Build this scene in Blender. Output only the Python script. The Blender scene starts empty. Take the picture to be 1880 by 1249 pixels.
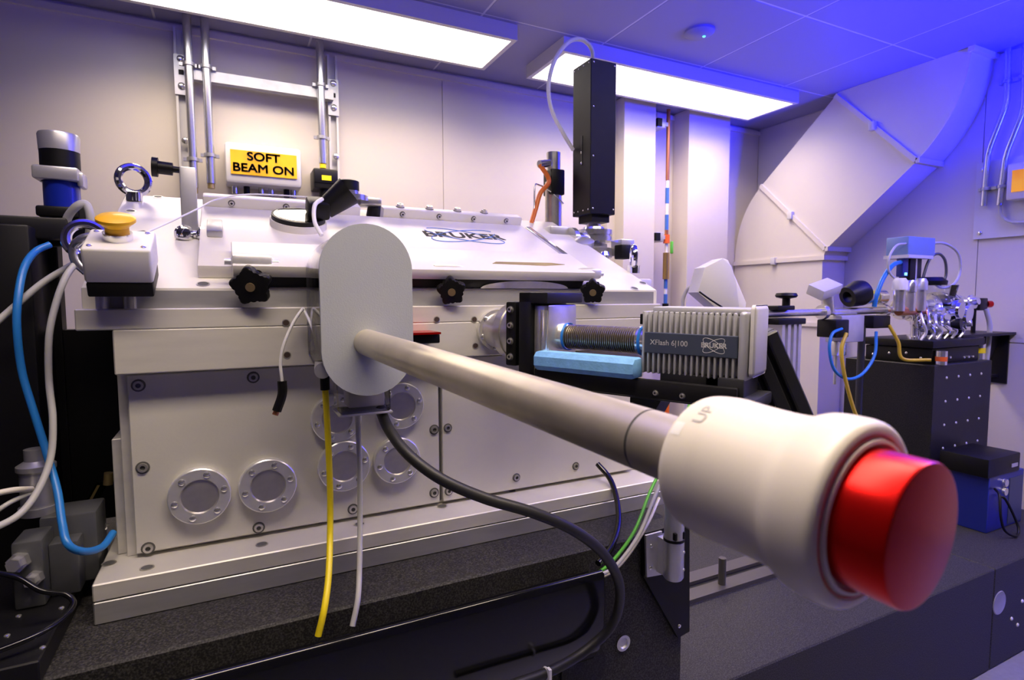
import bpy, bmesh, math, random
from mathutils import Vector, Matrix, Quaternion
random.seed(4)
scn = bpy.context.scene
col = scn.collection
CZ = 1.10                      # eye height above the floor; heights below are given from the eye

# ------------------------------------------------------------------ camera
FPX, CX, CY = 1040.0, 940.0, 624.5
_y, _p, _r = math.radians(26.5), math.radians(-4.2), math.radians(-0.2)
FW = Vector((math.sin(_y)*math.cos(_p), math.cos(_y)*math.cos(_p), math.sin(_p)))
_rt = Vector((math.cos(_y), -math.sin(_y), 0)); _up = _rt.cross(FW)
RT = _rt*math.cos(_r) + _up*math.sin(_r); UP = _up*math.cos(_r) - _rt*math.sin(_r)
cam = bpy.data.cameras.new('camera'); camo = bpy.data.objects.new('camera', cam); col.objects.link(camo)
m = Matrix.Identity(4)
for i in range(3):
    m[i][0], m[i][1], m[i][2] = RT[i], UP[i], -FW[i]
m[2][3] = CZ
camo.matrix_world = m
cam.sensor_width = 36.0; cam.lens = 36.0*FPX/1880.0
cam.clip_start = 0.01; cam.clip_end = 50
cam.dof.use_dof = True; cam.dof.focus_distance = 0.85; cam.dof.aperture_fstop = 13.0
scn.camera = camo

# ------------------------------------------------------------------ world, lamps, exposure
w = bpy.data.worlds.new('world'); scn.world = w; w.use_nodes = True
w.node_tree.nodes['Background'].inputs[0].default_value = (0.30, 0.28, 0.60, 1)
w.node_tree.nodes['Background'].inputs[1].default_value = 0.15
scn.view_settings.view_transform = 'Standard'; scn.view_settings.look = 'None'
scn.view_settings.exposure = 0.12; scn.view_settings.gamma = 1.0; scn.view_settings.use_curve_mapping = False
PANEL_W = 2.6; LAMP_P = 12.5; LAMP_C = (1.0, 0.80, 0.60)                  # radiance of the ceiling panels
def area(name, loc, target, size, size_y, power, color, spread=180):
    l = bpy.data.lights.new(name, 'AREA'); l.shape = 'RECTANGLE'; l.size = size; l.size_y = size_y
    l.energy = power; l.color = color; l.spread = math.radians(spread)
    o = bpy.data.objects.new(name, l); col.objects.link(o)
    o.location = (loc[0], loc[1], loc[2]+CZ)
    d = Vector(target) - Vector(loc)
    o.rotation_euler = d.to_track_quat('-Z', 'Y').to_euler()
    return o
# unseen blue area lights, added to wash ceiling, right wall and slab blue
area('added_blue_light', (2.60, 0.15, 0.50), (2.66, 0.70, 1.1), 0.3, 0.3, 62, (0.006, 0.008, 1.0), 105)
area('added_blue_light', (1.35, 0.35, 0.55), (1.50, 0.80, 1.1), 0.9, 0.2, 15, (0.02, 0.02, 1.0), 92)
area('added_blue_light', (0.0, 0.50, 0.55), (0.0, 0.95, 1.1), 0.9, 0.2, 6.0, (0.04, 0.03, 1.0), 92)
area('added_blue_light', (2.75, -0.3, -0.85), (2.1, 0.85, -1.0), 0.25, 0.25, 1.0, (0.02, 0.03, 1.0), 75)

# ------------------------------------------------------------------ pixel ray -> point (design aid: every thing gets its own depth)
def _ray(u, v): return RT*((u-CX)/FPX) - UP*((v-CY)/FPX) + FW
def aY(u, v, Y): d = _ray(u, v); return d*(Y/d.y)
def aX(u, v, X): d = _ray(u, v); return d*(X/d.x)
def aZ(u, v, Z): d = _ray(u, v); return d*(Z/d.z)

# ------------------------------------------------------------------ materials
MATS = {}
def mat(name, color, rough=0.5, metal=0.0, spec=0.5, noise=0.0, nscale=40, bump=0.0, bscale=80, stretch=None, coat=0.0, c2=None):
    mt = bpy.data.materials.new(name); mt.use_nodes = True
    nt = mt.node_tree; b = nt.nodes['Principled BSDF']
    b.inputs['Base Color'].default_value = (*color, 1); b.inputs['Roughness'].default_value = rough
    b.inputs['Metallic'].default_value = metal; b.inputs['Specular IOR Level'].default_value = spec
    if coat: b.inputs['Coat Weight'].default_value = coat; b.inputs['Coat Roughness'].default_value = 0.03
    tc = nt.nodes.new('ShaderNodeTexCoord'); mp = nt.nodes.new('ShaderNodeMapping')
    nt.links.new(tc.outputs['Object'], mp.inputs[0])
    if stretch: mp.inputs['Scale'].default_value = stretch
    if noise or c2:
        n = nt.nodes.new('ShaderNodeTexNoise'); n.inputs['Scale'].default_value = nscale; n.inputs['Detail'].default_value = 4
        nt.links.new(mp.outputs[0], n.inputs['Vector'])
        cr = nt.nodes.new('ShaderNodeValToRGB')
        k = noise
        lo = [max(0, c*(1-k)) for c in color]; hi = [min(1, c*(1+k)) for c in color] if not c2 else c2
        cr.color_ramp.elements[0].position = 0.35; cr.color_ramp.elements[1].position = 0.65
        cr.color_ramp.elements[0].color = (*lo, 1); cr.color_ramp.elements[1].color = (*hi, 1)
        nt.links.new(n.outputs['Fac'], cr.inputs[0]); nt.links.new(cr.outputs[0], b.inputs['Base Color'])
    if bump:
        n2 = nt.nodes.new('ShaderNodeTexNoise'); n2.inputs['Scale'].default_value = bscale
        nt.links.new(mp.outputs[0], n2.inputs['Vector'])
        bp = nt.nodes.new('ShaderNodeBump'); bp.inputs['Strength'].default_value = bump; bp.inputs['Distance'].default_value = 0.002
        nt.links.new(n2.outputs['Fac'], bp.inputs['Height']); nt.links.new(bp.outputs[0], b.inputs['Normal'])
    MATS[name] = mt
    return mt
mat('wall', (0.68, 0.625, 0.56), 0.5, spec=0.3, noise=0.015, nscale=3, coat=0.12)
mat('wall_side', (0.66, 0.62, 0.60), 0.4, spec=0.3, noise=0.015, nscale=3)
mat('wall_dim', (0.16, 0.155, 0.16), 0.6, noise=0.02, nscale=3)
mat('duct', (0.72, 0.67, 0.61), 0.42, spec=0.4, noise=0.015, nscale=4)
mat('ceiling', (0.28, 0.27, 0.46), 0.6, noise=0.01, nscale=5)  # lavender tint paints part of the blue light cast into the ceiling colour
mat('ceiling_grid', (0.62, 0.61, 0.72), 0.5)
mat('floor', (0.22, 0.22, 0.26), 0.45, noise=0.06, nscale=60)
mat('white_metal', (0.66, 0.65, 0.66), 0.4)
mat('galv', (0.48, 0.48, 0.51), 0.38, 0.75, noise=0.08, nscale=25)
mat('conduit', (0.66, 0.66, 0.68), 0.25, 0.9)
mat('chamber', (0.68, 0.66, 0.61), 0.42, 0.25, noise=0.05, nscale=9, bump=0.03, bscale=140, stretch=(1, 1, 6))
mat('chamber_lid', (0.80, 0.775, 0.725), 0.40, 0.05, noise=0.03, nscale=8)
mat('chamber_dark', (0.40, 0.40, 0.415), 0.36, 0.45, noise=0.06, nscale=14, stretch=(1, 1, 5))
mat('panel', (0.67, 0.655, 0.605), 0.5, 0.15, noise=0.03, nscale=12, bump=0.05, bscale=300)
mat('steel', (0.70, 0.68, 0.64), 0.28, 0.8, noise=0.06, nscale=60)
mat('flange_alu', (0.84, 0.84, 0.84), 0.30, 0.6, noise=0.05, nscale=50)
mat('polished', (0.84, 0.84, 0.84), 0.18, 0.85)
mat('chrome', (0.82, 0.82, 0.84), 0.08, 1.0)
mat('tube_metal', (0.70, 0.64, 0.51), 0.36, 0.72, noise=0.10, nscale=18, bump=0.03, bscale=200)
mat('cover_grey', (0.43, 0.46, 0.50), 0.55, 0.1, bump=0.08, bscale=500)
mat('black', (0.0045, 0.0045, 0.005), 0.45, spec=0.3)
mat('black_gloss', (0.005, 0.005, 0.007), 0.16, spec=0.5)
mat('black_box', (0.005, 0.005, 0.009), 0.42, spec=0.35, noise=0.2, nscale=30)
mat('black_anod', (0.008, 0.008, 0.010), 0.4, spec=0.35)
mat('rubber', (0.02, 0.02, 0.021), 0.48)
mat('dark_hole', (0.05, 0.03, 0.022), 0.6)
mat('groove', (0.10, 0.10, 0.10), 0.6)
mat('red', (0.64, 0.006, 0.005), 0.27, 0.75, spec=0.3)
mat('red_ring', (0.75, 0.12, 0.10), 0.4)
mat('white_plastic', (0.83, 0.815, 0.77), 0.42)
mat('white_handle', (0.82, 0.775, 0.68), 0.40)
mat('white_sticker', (0.9, 0.9, 0.88), 0.5)
mat('print_grey', (0.45, 0.45, 0.45), 0.6)
mat('yellow', (0.95, 0.52, 0.015), 0.32)
mat('cable_yellow', (0.90, 0.72, 0.01), 0.4)
mat('cable_amber', (0.60, 0.42, 0.03), 0.4)
mat('cable_grey', (0.52, 0.52, 0.52), 0.45)
mat('cable_white', (0.86, 0.86, 0.86), 0.4)
mat('cable_blue', (0.02, 0.20, 0.62), 0.35)
mat('cable_green', (0.12, 0.55, 0.06), 0.4)
mat('orange', (0.80, 0.14, 0.02), 0.4)
mat('orange_dark', (0.85, 0.20, 0.02), 0.35)
mat('motor_blue', (0.006, 0.02, 0.33), 0.28, coat=0.4)
mat('box_blue', (0.20, 0.30, 0.55), 0.45)
mat('psu_blue', (0.01, 0.02, 0.20), 0.35)
mat('foam_blue', (0.22, 0.52, 0.92), 0.75, noise=0.08, nscale=90, bump=0.2, bscale=300)
mat('copper', (0.55, 0.22, 0.10), 0.35, 0.8)
mat('brass', (0.62, 0.42, 0.14), 0.3, 0.9)
mat('tape_blue', (0.05, 0.16, 0.55), 0.5)
mat('fin_alu', (0.56, 0.565, 0.585), 0.4, 0.35)
mat('fin_gap', (0.16, 0.16, 0.175), 0.5, 0.3)
mat('strip_blue', (0.050, 0.065, 0.105), 0.4)
mat('alu', (0.62, 0.62, 0.64), 0.34, 0.6, noise=0.05, nscale=30)
mat('alu_dark', (0.030, 0.031, 0.036), 0.42, 0.2)
mat('bellows', (0.42, 0.38, 0.32), 0.3, 0.9)
mat('print_black', (0.04, 0.04, 0.045), 0.6)
mat('print_blue', (0.10, 0.22, 0.60), 0.6)
mat('print_white', (0.8, 0.8, 0.8), 0.6)
mat('rail_brown', (0.09, 0.085, 0.08), 0.4, 0.3)
mat('valve_grey', (0.12, 0.125, 0.135), 0.4, 0.4, noise=0.05)
mat('gold', (0.45, 0.34, 0.14), 0.35, 0.7)

def granite(name, base, fleck, rough=0.3):
    mt = bpy.data.materials.new(name); mt.use_nodes = True; nt = mt.node_tree; b = nt.nodes['Principled BSDF']
    b.inputs['Roughness'].default_value = rough; b.inputs['Specular IOR Level'].default_value = 0.25
    tc = nt.nodes.new('ShaderNodeTexCoord')
    v = nt.nodes.new('ShaderNodeTexNoise'); v.inputs['Scale'].default_value = 420; v.inputs['Detail'].default_value = 5
    nt.links.new(tc.outputs['Object'], v.inputs['Vector'])
    cr = nt.nodes.new('ShaderNodeValToRGB'); e = cr.color_ramp.elements
    e[0].position = 0.42; e[0].color = (*base, 1); e[1].position = 0.72; e[1].color = (*fleck, 1)
    nt.links.new(v.outputs['Fac'], cr.inputs[0]); nt.links.new(cr.outputs[0], b.inputs['Base Color'])
    MATS[name] = mt
granite('granite', (0.016, 0.016, 0.017), (0.075, 0.072, 0.070), 0.55)
granite('granite_dark', (0.009, 0.009, 0.011), (0.035, 0.035, 0.038), 0.4)

def emit(name, color, strength):
    mt = bpy.data.materials.new(name); mt.use_nodes = True; nt = mt.node_tree
    b = nt.nodes['Principled BSDF']; b.inputs['Base Color'].default_value = (0.8, 0.8, 0.8, 1)
    b.inputs['Emission Color'].default_value = (*color, 1); b.inputs['Emission Strength'].default_value = strength
    MATS[name] = mt
emit('panel_light', (1.0, 0.95, 0.90), PANEL_W)
emit('led_green', (0.1, 1.0, 0.6), 1.2)
def lit_face(name, lo, hi, strength):     # backlit yellow sign face: two tones mixed by random noise
    mt = bpy.data.materials.new(name); mt.use_nodes = True; nt = mt.node_tree
    b = nt.nodes['Principled BSDF']; tc = nt.nodes.new('ShaderNodeTexCoord')
    n = nt.nodes.new('ShaderNodeTexNoise'); n.inputs['Scale'].default_value = 9; nt.links.new(tc.outputs['Object'], n.inputs['Vector'])
    cr = nt.nodes.new('ShaderNodeValToRGB'); cr.color_ramp.elements[0].color = (*lo, 1); cr.color_ramp.elements[1].color = (*hi, 1)
    cr.color_ramp.elements[0].position = 0.35; cr.color_ramp.elements[1].position = 0.65
    nt.links.new(n.outputs['Fac'], cr.inputs[0]); nt.links.new(cr.outputs[0], b.inputs['Base Color'])
    nt.links.new(cr.outputs[0], b.inputs['Emission Color']); b.inputs['Emission Strength'].default_value = strength
    b.inputs['Roughness'].default_value = 0.3
    MATS[name] = mt
lit_face('sign_yellow', (0.70, 0.33, 0.01), (0.92, 0.50, 0.02), 0.12)
lit_face('sign_orange', (0.80, 0.25, 0.01), (0.95, 0.40, 0.02), 0.5)
def acrylic(name, tint, gloss):
    mt = bpy.data.materials.new(name); mt.use_nodes = True; nt = mt.node_tree
    for n in list(nt.nodes): nt.nodes.remove(n)
    out = nt.nodes.new('ShaderNodeOutputMaterial'); mix = nt.nodes.new('ShaderNodeMixShader')
    t = nt.nodes.new('ShaderNodeBsdfTransparent'); t.inputs[0].default_value = (*tint, 1)
    g = nt.nodes.new('ShaderNodeBsdfGlossy'); g.inputs['Roughness'].default_value = 0.05
    fr = nt.nodes.new('ShaderNodeFresnel'); fr.inputs[0].default_value = gloss
    nt.links.new(fr.outputs[0], mix.inputs[0]); nt.links.new(t.outputs[0], mix.inputs[1]); nt.links.new(g.outputs[0], mix.inputs[2])
    nt.links.new(mix.outputs[0], out.inputs[0]); MATS[name] = mt
acrylic('acrylic', (0.93, 0.94, 0.95), 1.45)
acrylic('glass_dark', (0.12, 0.12, 0.13), 1.5)
acrylic('glass_green', (0.55, 0.62, 0.35), 1.5)

# ------------------------------------------------------------------ mesh helpers
OFF = {}
def BM(): return bmesh.new()
def box(bm, x0, x1, y0, y1, z0, z1, M=None, bev=0.0, seg=2, mi=0):
    vs = [bm.verts.new(p) for p in ((x0,y0,z0),(x1,y0,z0),(x1,y1,z0),(x0,y1,z0),(x0,y0,z1),(x1,y0,z1),(x1,y1,z1),(x0,y1,z1))]
    fs = [bm.faces.new([vs[i] for i in f]) for f in ((0,3,2,1),(4,5,6,7),(0,1,5,4),(1,2,6,5),(2,3,7,6),(3,0,4,7))]
    for f in fs: f.material_index = mi
    if bev:
        es = list({e for f in fs for e in f.edges})
        r = bmesh.ops.bevel(bm, geom=es, offset=bev, segments=seg, profile=0.5, affect='EDGES')
        vs = list({v for f in r['faces'] for v in f.verts} | {v for v in vs if v.is_valid})
        for f in r['faces']: f.material_index = mi
    if M is not None:
        bmesh.ops.transform(bm, matrix=M, verts=vs)
    return bm
def _frame(d):
    d = Vector(d).normalized()
    a = d.orthogonal().normalized(); return d, a, d.cross(a)
def lathe(bm, prof, p0, d, seg=28, mis=None):
    d, a, b = _frame(d); p0 = Vector(p0); rings = []
    for s, r in prof:
        c = p0 + d*s
        if r <= 1e-6: rings.append([bm.verts.new(c)])
        else: rings.append([bm.verts.new(c + (a*math.cos(t) + b*math.sin(t))*r) for t in [2*math.pi*k/seg for k in range(seg)]])
    for i in range(len(rings)-1):
        A, B = rings[i], rings[i+1]
        for k in range(seg):
            k2 = (k+1) % seg
            if len(A) == 1 and len(B) == 1: continue
            if len(A) == 1: f = bm.faces.new((A[0], B[k2], B[k]))
            elif len(B) == 1: f = bm.faces.new((A[k], A[k2], B[0]))
            else: f = bm.faces.new((A[k], A[k2], B[k2], B[k]))
            if mis: f.material_index = mis[i]
    return bm
def cyl(bm, p0, p1, r, r1=None, seg=20, mi=0):
    p0, p1 = Vector(p0), Vector(p1); L = (p1-p0).length
    r1 = r if r1 is None else r1
    return lathe(bm, [(0,0),(0,r),(L,r1),(L,0)], p0, p1-p0, seg, [mi]*3)
def spline(pts, n=8):
    pts = [Vector(p) for p in pts]
    P = [pts[0]*2-pts[1]] + pts + [pts[-1]*2-pts[-2]]; out = []
    for i in range(1, len(P)-2):
        for k in range(n):
            t = k/n; t2, t3 = t*t, t*t*t
            out.append(0.5*((2*P[i]) + (P[i+1]-P[i-1])*t + (2*P[i-1]-5*P[i]+4*P[i+1]-P[i+2])*t2 + (3*P[i]-P[i-1]-3*P[i+1]+P[i+2])*t3))
    out.append(pts[-1]); return out
def sweep(bm, pts, r, seg=10, n=8, smooth=True, mi=0):
    pts = spline(pts, n) if smooth else [Vector(p) for p in pts]
    t = (pts[1]-pts[0]).normalized(); a = t.orthogonal().normalized(); rings = []
    for i, p in enumerate(pts):
        t2 = (pts[min(i+1, len(pts)-1)] - pts[max(i-1, 0)]).normalized()
        q = t.rotation_difference(t2); a = (q @ a).normalized(); t = t2
        b = t.cross(a)
        rings.append([bm.verts.new(p + (a*math.cos(2*math.pi*k/seg) + b*math.sin(2*math.pi*k/seg))*r) for k in range(seg)])
    for i in range(len(rings)-1):
        for k in range(seg):
            k2 = (k+1) % seg; f = bm.faces.new((rings[i][k], rings[i][k2], rings[i+1][k2], rings[i+1][k])); f.material_index = mi
    for f in (bm.faces.new(list(reversed(rings[0]))), bm.faces.new(rings[-1])): f.material_index = mi
    return bm
def prism(bm, poly, vec, bev=0.0, mi=0):
    poly = [Vector(p) for p in poly]; vec = Vector(vec)
    A = [bm.verts.new(p) for p in poly]; B = [bm.verts.new(p+vec) for p in poly]; n = len(poly)
    f0 = bm.faces.new(A); f1 = bm.faces.new(list(reversed(B))); fs = [f0, f1]
    for k in range(n): fs.append(bm.faces.new((A[k], B[k], B[(k+1) % n], A[(k+1) % n])))
    for f in fs: f.material_index = mi
    if bev:
        bmesh.ops.bevel(bm, geom=list(set(f0.edges) | set(f1.edges)), offset=bev, segments=2, profile=0.5, affect='EDGES')
    return bm
def mesh(bm, name, mats, smooth=35):
    bmesh.ops.recalc_face_normals(bm, faces=bm.faces[:])
    me = bpy.data.meshes.new(name); bm.to_mesh(me); bm.free()
    for q in (mats if isinstance(mats, (list, tuple)) else [mats]): me.materials.append(MATS[q])
    if smooth:
        for p in me.polygons: p.use_smooth = True
        me.set_sharp_from_angle(angle=math.radians(smooth))
    return me
def tag(o, label=None, cat=None, group=None, kind=None):
    if label: o['label'] = label
    if cat: o['category'] = cat
    if group: o['group'] = group
    if kind: o['kind'] = kind
    return o
def thing(name, loc, label, cat, group=None):
    o = bpy.data.objects.new(name, None); o.empty_display_size = 0.03; col.objects.link(o)
    loc = Vector(loc); o.location = loc + Vector((0, 0, CZ)); OFF[o] = loc
    return tag(o, label, cat, group)
def O(name, bm, mats, parent=None, smooth=35, label=None):
    me = mesh(bm, name, mats, smooth)
    if parent is not None:
        off = OFF[parent]; me.transform(Matrix.Translation(-off))
        o = bpy.data.objects.new(name, me); col.objects.link(o); o.parent = parent; OFF[o] = off
    else:
        xs = [v.co for v in me.vertices]
        c = Vector(((min(v.x for v in xs)+max(v.x for v in xs))/2, (min(v.y for v in xs)+max(v.y for v in xs))/2, min(v.z for v in xs)))
        me.transform(Matrix.Translation(-c))
        o = bpy.data.objects.new(name, me); col.objects.link(o); o.location = c + Vector((0, 0, CZ)); OFF[o] = c
    if label: o['label'] = label
    return o
def inst(name, me, parent, loc, d=(0,0,1), spin=0.0, s=1.0):
    """a shared mesh (its +Z along d) placed under parent"""
    o = bpy.data.objects.new(name, me); col.objects.link(o); o.parent = parent
    o.location = Vector(loc) - OFF[parent]
    q = Vector((0,0,1)).rotation_difference(Vector(d).normalized())
    o.rotation_mode = 'QUATERNION'; o.rotation_quaternion = q @ Quaternion((0,0,1), spin); o.scale = (s, s, s)
    OFF[o] = Vector(loc); return o
def text_mesh(name, body, size, matname, bold=0.0, depth=0.0006, align='CENTER'):
    cu = bpy.data.curves.new(name, 'FONT'); cu.body = body; cu.size = size; cu.extrude = depth
    cu.align_x = align; cu.align_y = 'CENTER'; cu.space_line = 0.85
    t = bpy.data.objects.new(name+'_tmp', cu); col.objects.link(t)
    dg = bpy.context.evaluated_depsgraph_get(); dg.update()
    me = bpy.data.meshes.new_from_object(t.evaluated_get(dg)); me.name = name
    bpy.data.objects.remove(t)
    if bold:
        bm = BM()
        for dx, dy in ((-1,-1),(1,-1),(-1,1),(1,1)):
            n0 = len(bm.verts); bm.from_mesh(me); bm.verts.ensure_lookup_table()
            for v in bm.verts[n0:]: v.co.x += dx*bold*0.8; v.co.y += dy*bold*0.8
        bm.to_mesh(me); bm.free()
    me.materials.clear(); me.materials.append(MATS[matname]); return me
def put_mesh(name, me, parent, M):
    me.transform(M); me.transform(Matrix.Translation(-OFF[parent]))
    o = bpy.data.objects.new(name, me); col.objects.link(o); o.parent = parent; OFF[o] = OFF[parent]; return o
def frame(o, ex, ey, ez):
    M = Matrix.Identity(4)
    for i in range(3): M[i][0], M[i][1], M[i][2], M[i][3] = ex[i], ey[i], ez[i], o[i]
    return M
def arc_ring(bm, rx, ry, M, r, n=40, a0=0, a1=2*math.pi):
    pts = [M @ Vector((rx*math.cos(a0+(a1-a0)*k/n), ry*math.sin(a0+(a1-a0)*k/n), 0)) for k in range(n+1)]
    sweep(bm, pts, r, 5, smooth=False)

# shared small meshes (+Z is outwards)
def bolt_mesh(name, r, h, mats=('steel', 'groove')):
    bm = BM(); lathe(bm, [(0, r*1.35), (0.0004, r*1.35), (0.0004, r), (h, r*0.95), (h, r*0.5), (h*0.35, r*0.45), (h*0.35, 0)], (0,0,0), (0,0,1), 16, [1, 1, 0, 0, 1, 1])
    return mesh(bm, name, list(mats))
BOLT_PANEL = bolt_mesh('panel_bolt', 0.0062, 0.003)
BOLT_SMALL = bolt_mesh('small_bolt', 0.0042, 0.004)
def dome_mesh(name, r, mats):
    bm = BM(); lathe(bm, [(0, r), (r*0.35, r*0.92), (r*0.6, r*0.55), (r*0.68, 0)], (0,0,0), (0,0,1), 12); return mesh(bm, name, mats)
DOME = dome_mesh('dome_bolt', 0.0046, 'polished')
DOT = dome_mesh('insert', 0.006, 'white_metal')
SCREW = dome_mesh('screw', 0.0034, 'polished')
def hole_mesh(name, r, m_):
    bm = BM(); lathe(bm, [(0.0006, r*1.25), (0.0008, r*0.98), (0.0007, r*0.95), (0.0007, 0)], (0,0,0), (0,0,1), 16, [0, 1, 1]); return mesh(bm, name, ['steel', m_])
HOLE = hole_mesh('bolt_hole', 0.0042, 'dark_hole')
SLOTHOLE = hole_mesh('bolt_recess', 0.0068, 'groove')
WALLBOLT = dome_mesh('wall_bolt', 0.013, 'polished')

# ================================================================== THE ROOM
YB, XR, XL, YF, ZC, ZF = 2.45, 2.88, -1.6, -2.3, 1.0, -CZ
TH = 0.08
fl = O('floor', box(BM(), XL-TH, XR+TH, YF-TH, YB+TH, ZF-TH, ZF), 'floor'); tag(fl, kind='structure')
wb = O('wall_back', box(BM(), XL-TH, XR+TH, YB+0.006, YB+TH, ZF, ZC+TH), 'wall'); tag(wb, kind='structure')
xs = [XL, -1.16, -0.145, 0.88, 1.72, XR]
for a, b in zip(xs[:-1], xs[1:]):
    O('wall_panel', box(BM(), a+0.0012, b-0.0012, YB, YB+0.007, ZF, ZC-0.003), 'wall', wb, 0)
wr = O('wall_right', box(BM(), XR+0.006, XR+TH, YF, YB, ZF, ZC+TH), 'wall_side'); tag(wr, kind='structure')
for a, b, z0, z1 in ((YF, 0.35, ZF, ZC), (0.352, 1.30, ZF, -0.190), (0.352, 1.30, -0.187, ZC), (1.302, YB, ZF, ZC)):
    O('wall_panel', box(BM(), XR, XR+0.007, a, b-0.0012, z0, z1-0.002), 'wall_side', wr, 0)
wl = O('wall_left', box(BM(), XL-TH, XL, YF, YB, ZF, ZC+TH), 'wall_dim'); tag(wl, kind='structure')
wf = O('wall_front', box(BM(), XL, XR, YF-TH, YF, ZF, ZC+TH), 'wall_dim'); tag(wf, kind='structure')
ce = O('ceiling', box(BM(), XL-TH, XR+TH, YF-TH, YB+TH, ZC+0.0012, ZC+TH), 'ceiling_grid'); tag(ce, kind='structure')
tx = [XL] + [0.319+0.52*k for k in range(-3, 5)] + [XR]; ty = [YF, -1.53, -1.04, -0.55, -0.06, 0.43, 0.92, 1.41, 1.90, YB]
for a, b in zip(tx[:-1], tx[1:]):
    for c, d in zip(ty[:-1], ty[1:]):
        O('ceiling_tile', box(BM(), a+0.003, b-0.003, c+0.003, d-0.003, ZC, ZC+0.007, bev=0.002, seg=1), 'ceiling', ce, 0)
tr = O('trim_1', box(BM(), XL, XR, YB-0.012, YB, ZC-0.035, ZC-0.012), 'wall'); tag(tr, kind='structure')
# pilasters against the back wall
for n_, (x0, x1) in enumerate(((1.79, 1.99), (2.215, 2.515))):
    o = O('pillar', box(BM(), x0, x1, 2.33, YB, ZF, ZC-0.001, bev=0.002, seg=1), 'wall'); tag(o, kind='structure')
o = O('pillar', box(BM(), 1.74, 1.79, 2.40, YB, ZF, ZC-0.001), 'wall'); tag(o, kind='structure')

# ceiling lights
def light(x0, x1, y0, y1, label):
    t = thing('ceiling_light', ((x0+x1)/2, (y0+y1)/2, ZC-0.055), label, 'light', 'ceiling light panels')
    bm = BM(); fr = 0.018
    box(bm, x0-fr, x1+fr, y0-fr, y0, ZC-0.055, ZC); box(bm, x0-fr, x1+fr, y1, y1+fr, ZC-0.055, ZC)
    box(bm, x0-fr, x0, y0, y1, ZC-0.055, ZC); box(bm, x1, x1+fr, y0, y1, ZC-0.055, ZC)
    O('frame', bm, 'white_metal', t, 0)
    O('diffuser', box(BM(), x0, x1, y0, y1, ZC-0.047, ZC-0.04), 'panel_light', t, 0)
    l = bpy.data.lights.new('panel_lamp', 'AREA'); l.shape = 'RECTANGLE'; l.size = x1-x0; l.size_y = y1-y0
    l.energy = LAMP_P; l.color = LAMP_C; l.spread = math.radians(135)
    lo = bpy.data.objects.new('panel_lamp', l); col.objects.link(lo); lo.parent = t; lo.location = (0, 0, 0.006)
light(-0.36, 0.965, 1.935, 2.205, 'long lit ceiling panel above the yellow soft beam sign')
light(1.20, 2.505, 1.935, 2.205, 'lit ceiling panel behind the tall black actuator box')
light(-0.36, 0.965, 0.15, 0.42, 'lit ceiling panel straight above the photographer, out of view')
light(1.20, 2.505, 0.15, 0.42, 'lit ceiling panel right of the photographer, out of view')

# smoke detector
c = aZ(1284, 57, ZC)
t = thing('smoke_detector', (c.x, c.y, ZC-0.02), 'round white smoke detector on the blue-lit ceiling', 'detector')
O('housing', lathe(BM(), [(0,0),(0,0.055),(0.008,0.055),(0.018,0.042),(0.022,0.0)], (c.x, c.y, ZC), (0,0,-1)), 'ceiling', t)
inst('indicator', dome_mesh('indicator', 0.006, 'led_green'), t, (c.x+0.012, c.y-0.012, ZC-0.0215), (0,0,-1))

# ---- strut frame, conduits and sign on the back wall
t = thing('strut_frame', (0.13, YB, 0.2), 'galvanised strut frame with crossbar fixed to the back wall', 'frame')
O('mounting_board', box(BM(), -0.142, 0.423, YB-0.006, YB, 0.05, 0.613), 'wall', t, 0)
for x0 in (aY(324, 200, YB-0.04).x, aY(603, 200, YB-0.04).x):
    bm = BM(); box(bm, x0, x0+0.008, YB-0.04, YB, 0.05, ZC-0.03); box(bm, x0+0.03, x0+0.038, YB-0.04, YB, 0.05, ZC-0.03); box(bm, x0, x0+0.038, YB-0.02, YB-0.012, 0.05, ZC-0.03)
    O('upright', bm, 'white_metal', t, 0)
    pl = O('bracket_plate', box(BM(), x0-0.002, x0+0.04, YB-0.046, YB-0.04, 0.735, 0.875), 'galv', t, 0)
    for z in (0.86, 0.765): inst('wall_bolt', WALLBOLT, t, (x0+0.02, YB-0.046, z), (0,-1,0))
    inst('wall_bolt', WALLBOLT, t, (x0+0.024, YB-0.04, 0.575), (0,-1,0))
    O('slot', box(BM(), x0+0.012, x0+0.028, YB-0.0475, YB-0.046, 0.805, 0.822), 'black', pl, 0)
O('crossbar', prism(BM(), [(-0.10, YB-0.075, 0.786), (-0.10, YB-0.045, 0.786), (-0.10, YB-0.045, 0.824), (-0.10, YB-0.075, 0.824)], (0.50, 0, 0)), 'galv', t, 0)
for k, (x, zb, lab) in enumerate(((aY(350, 200, YB-0.09).x, 0.40, 'leftmost steel conduit beside the left strut upright'), (aY(382, 200, YB-0.09).x, 0.42, 'second steel conduit, left of the yellow sign'), (aY(590, 200, YB-0.09).x, 0.53, 'steel conduit running down to the black junction box'))):
    q = thing('conduit', (x, YB-0.09, zb), lab, 'conduit', 'steel conduits on the back wall')
    O('pipe', cyl(BM(), (x, YB-0.09, zb), (x, YB-0.09, ZC), 0.0145), 'conduit', q)
    for z in (zb+0.10, 0.83):
        bm = BM(); cyl(bm, (x, YB-0.09, z-0.006), (x, YB-0.09, z+0.006), 0.019); box(bm, x-0.03, x+0.03, YB-0.086, YB-0.078, z-0.006, z+0.006); box(bm, x-0.006, x+0.006, YB-0.085, YB-0.0755, z-0.005, z+0.005)
        O('clip', bm, 'galv', q)
    O('end_fitting', cyl(BM(), (x, YB-0.09, zb-0.018), (x, YB-0.09, zb), 0.012), 'cable_yellow' if k == 2 else 'gold', q)
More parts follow.
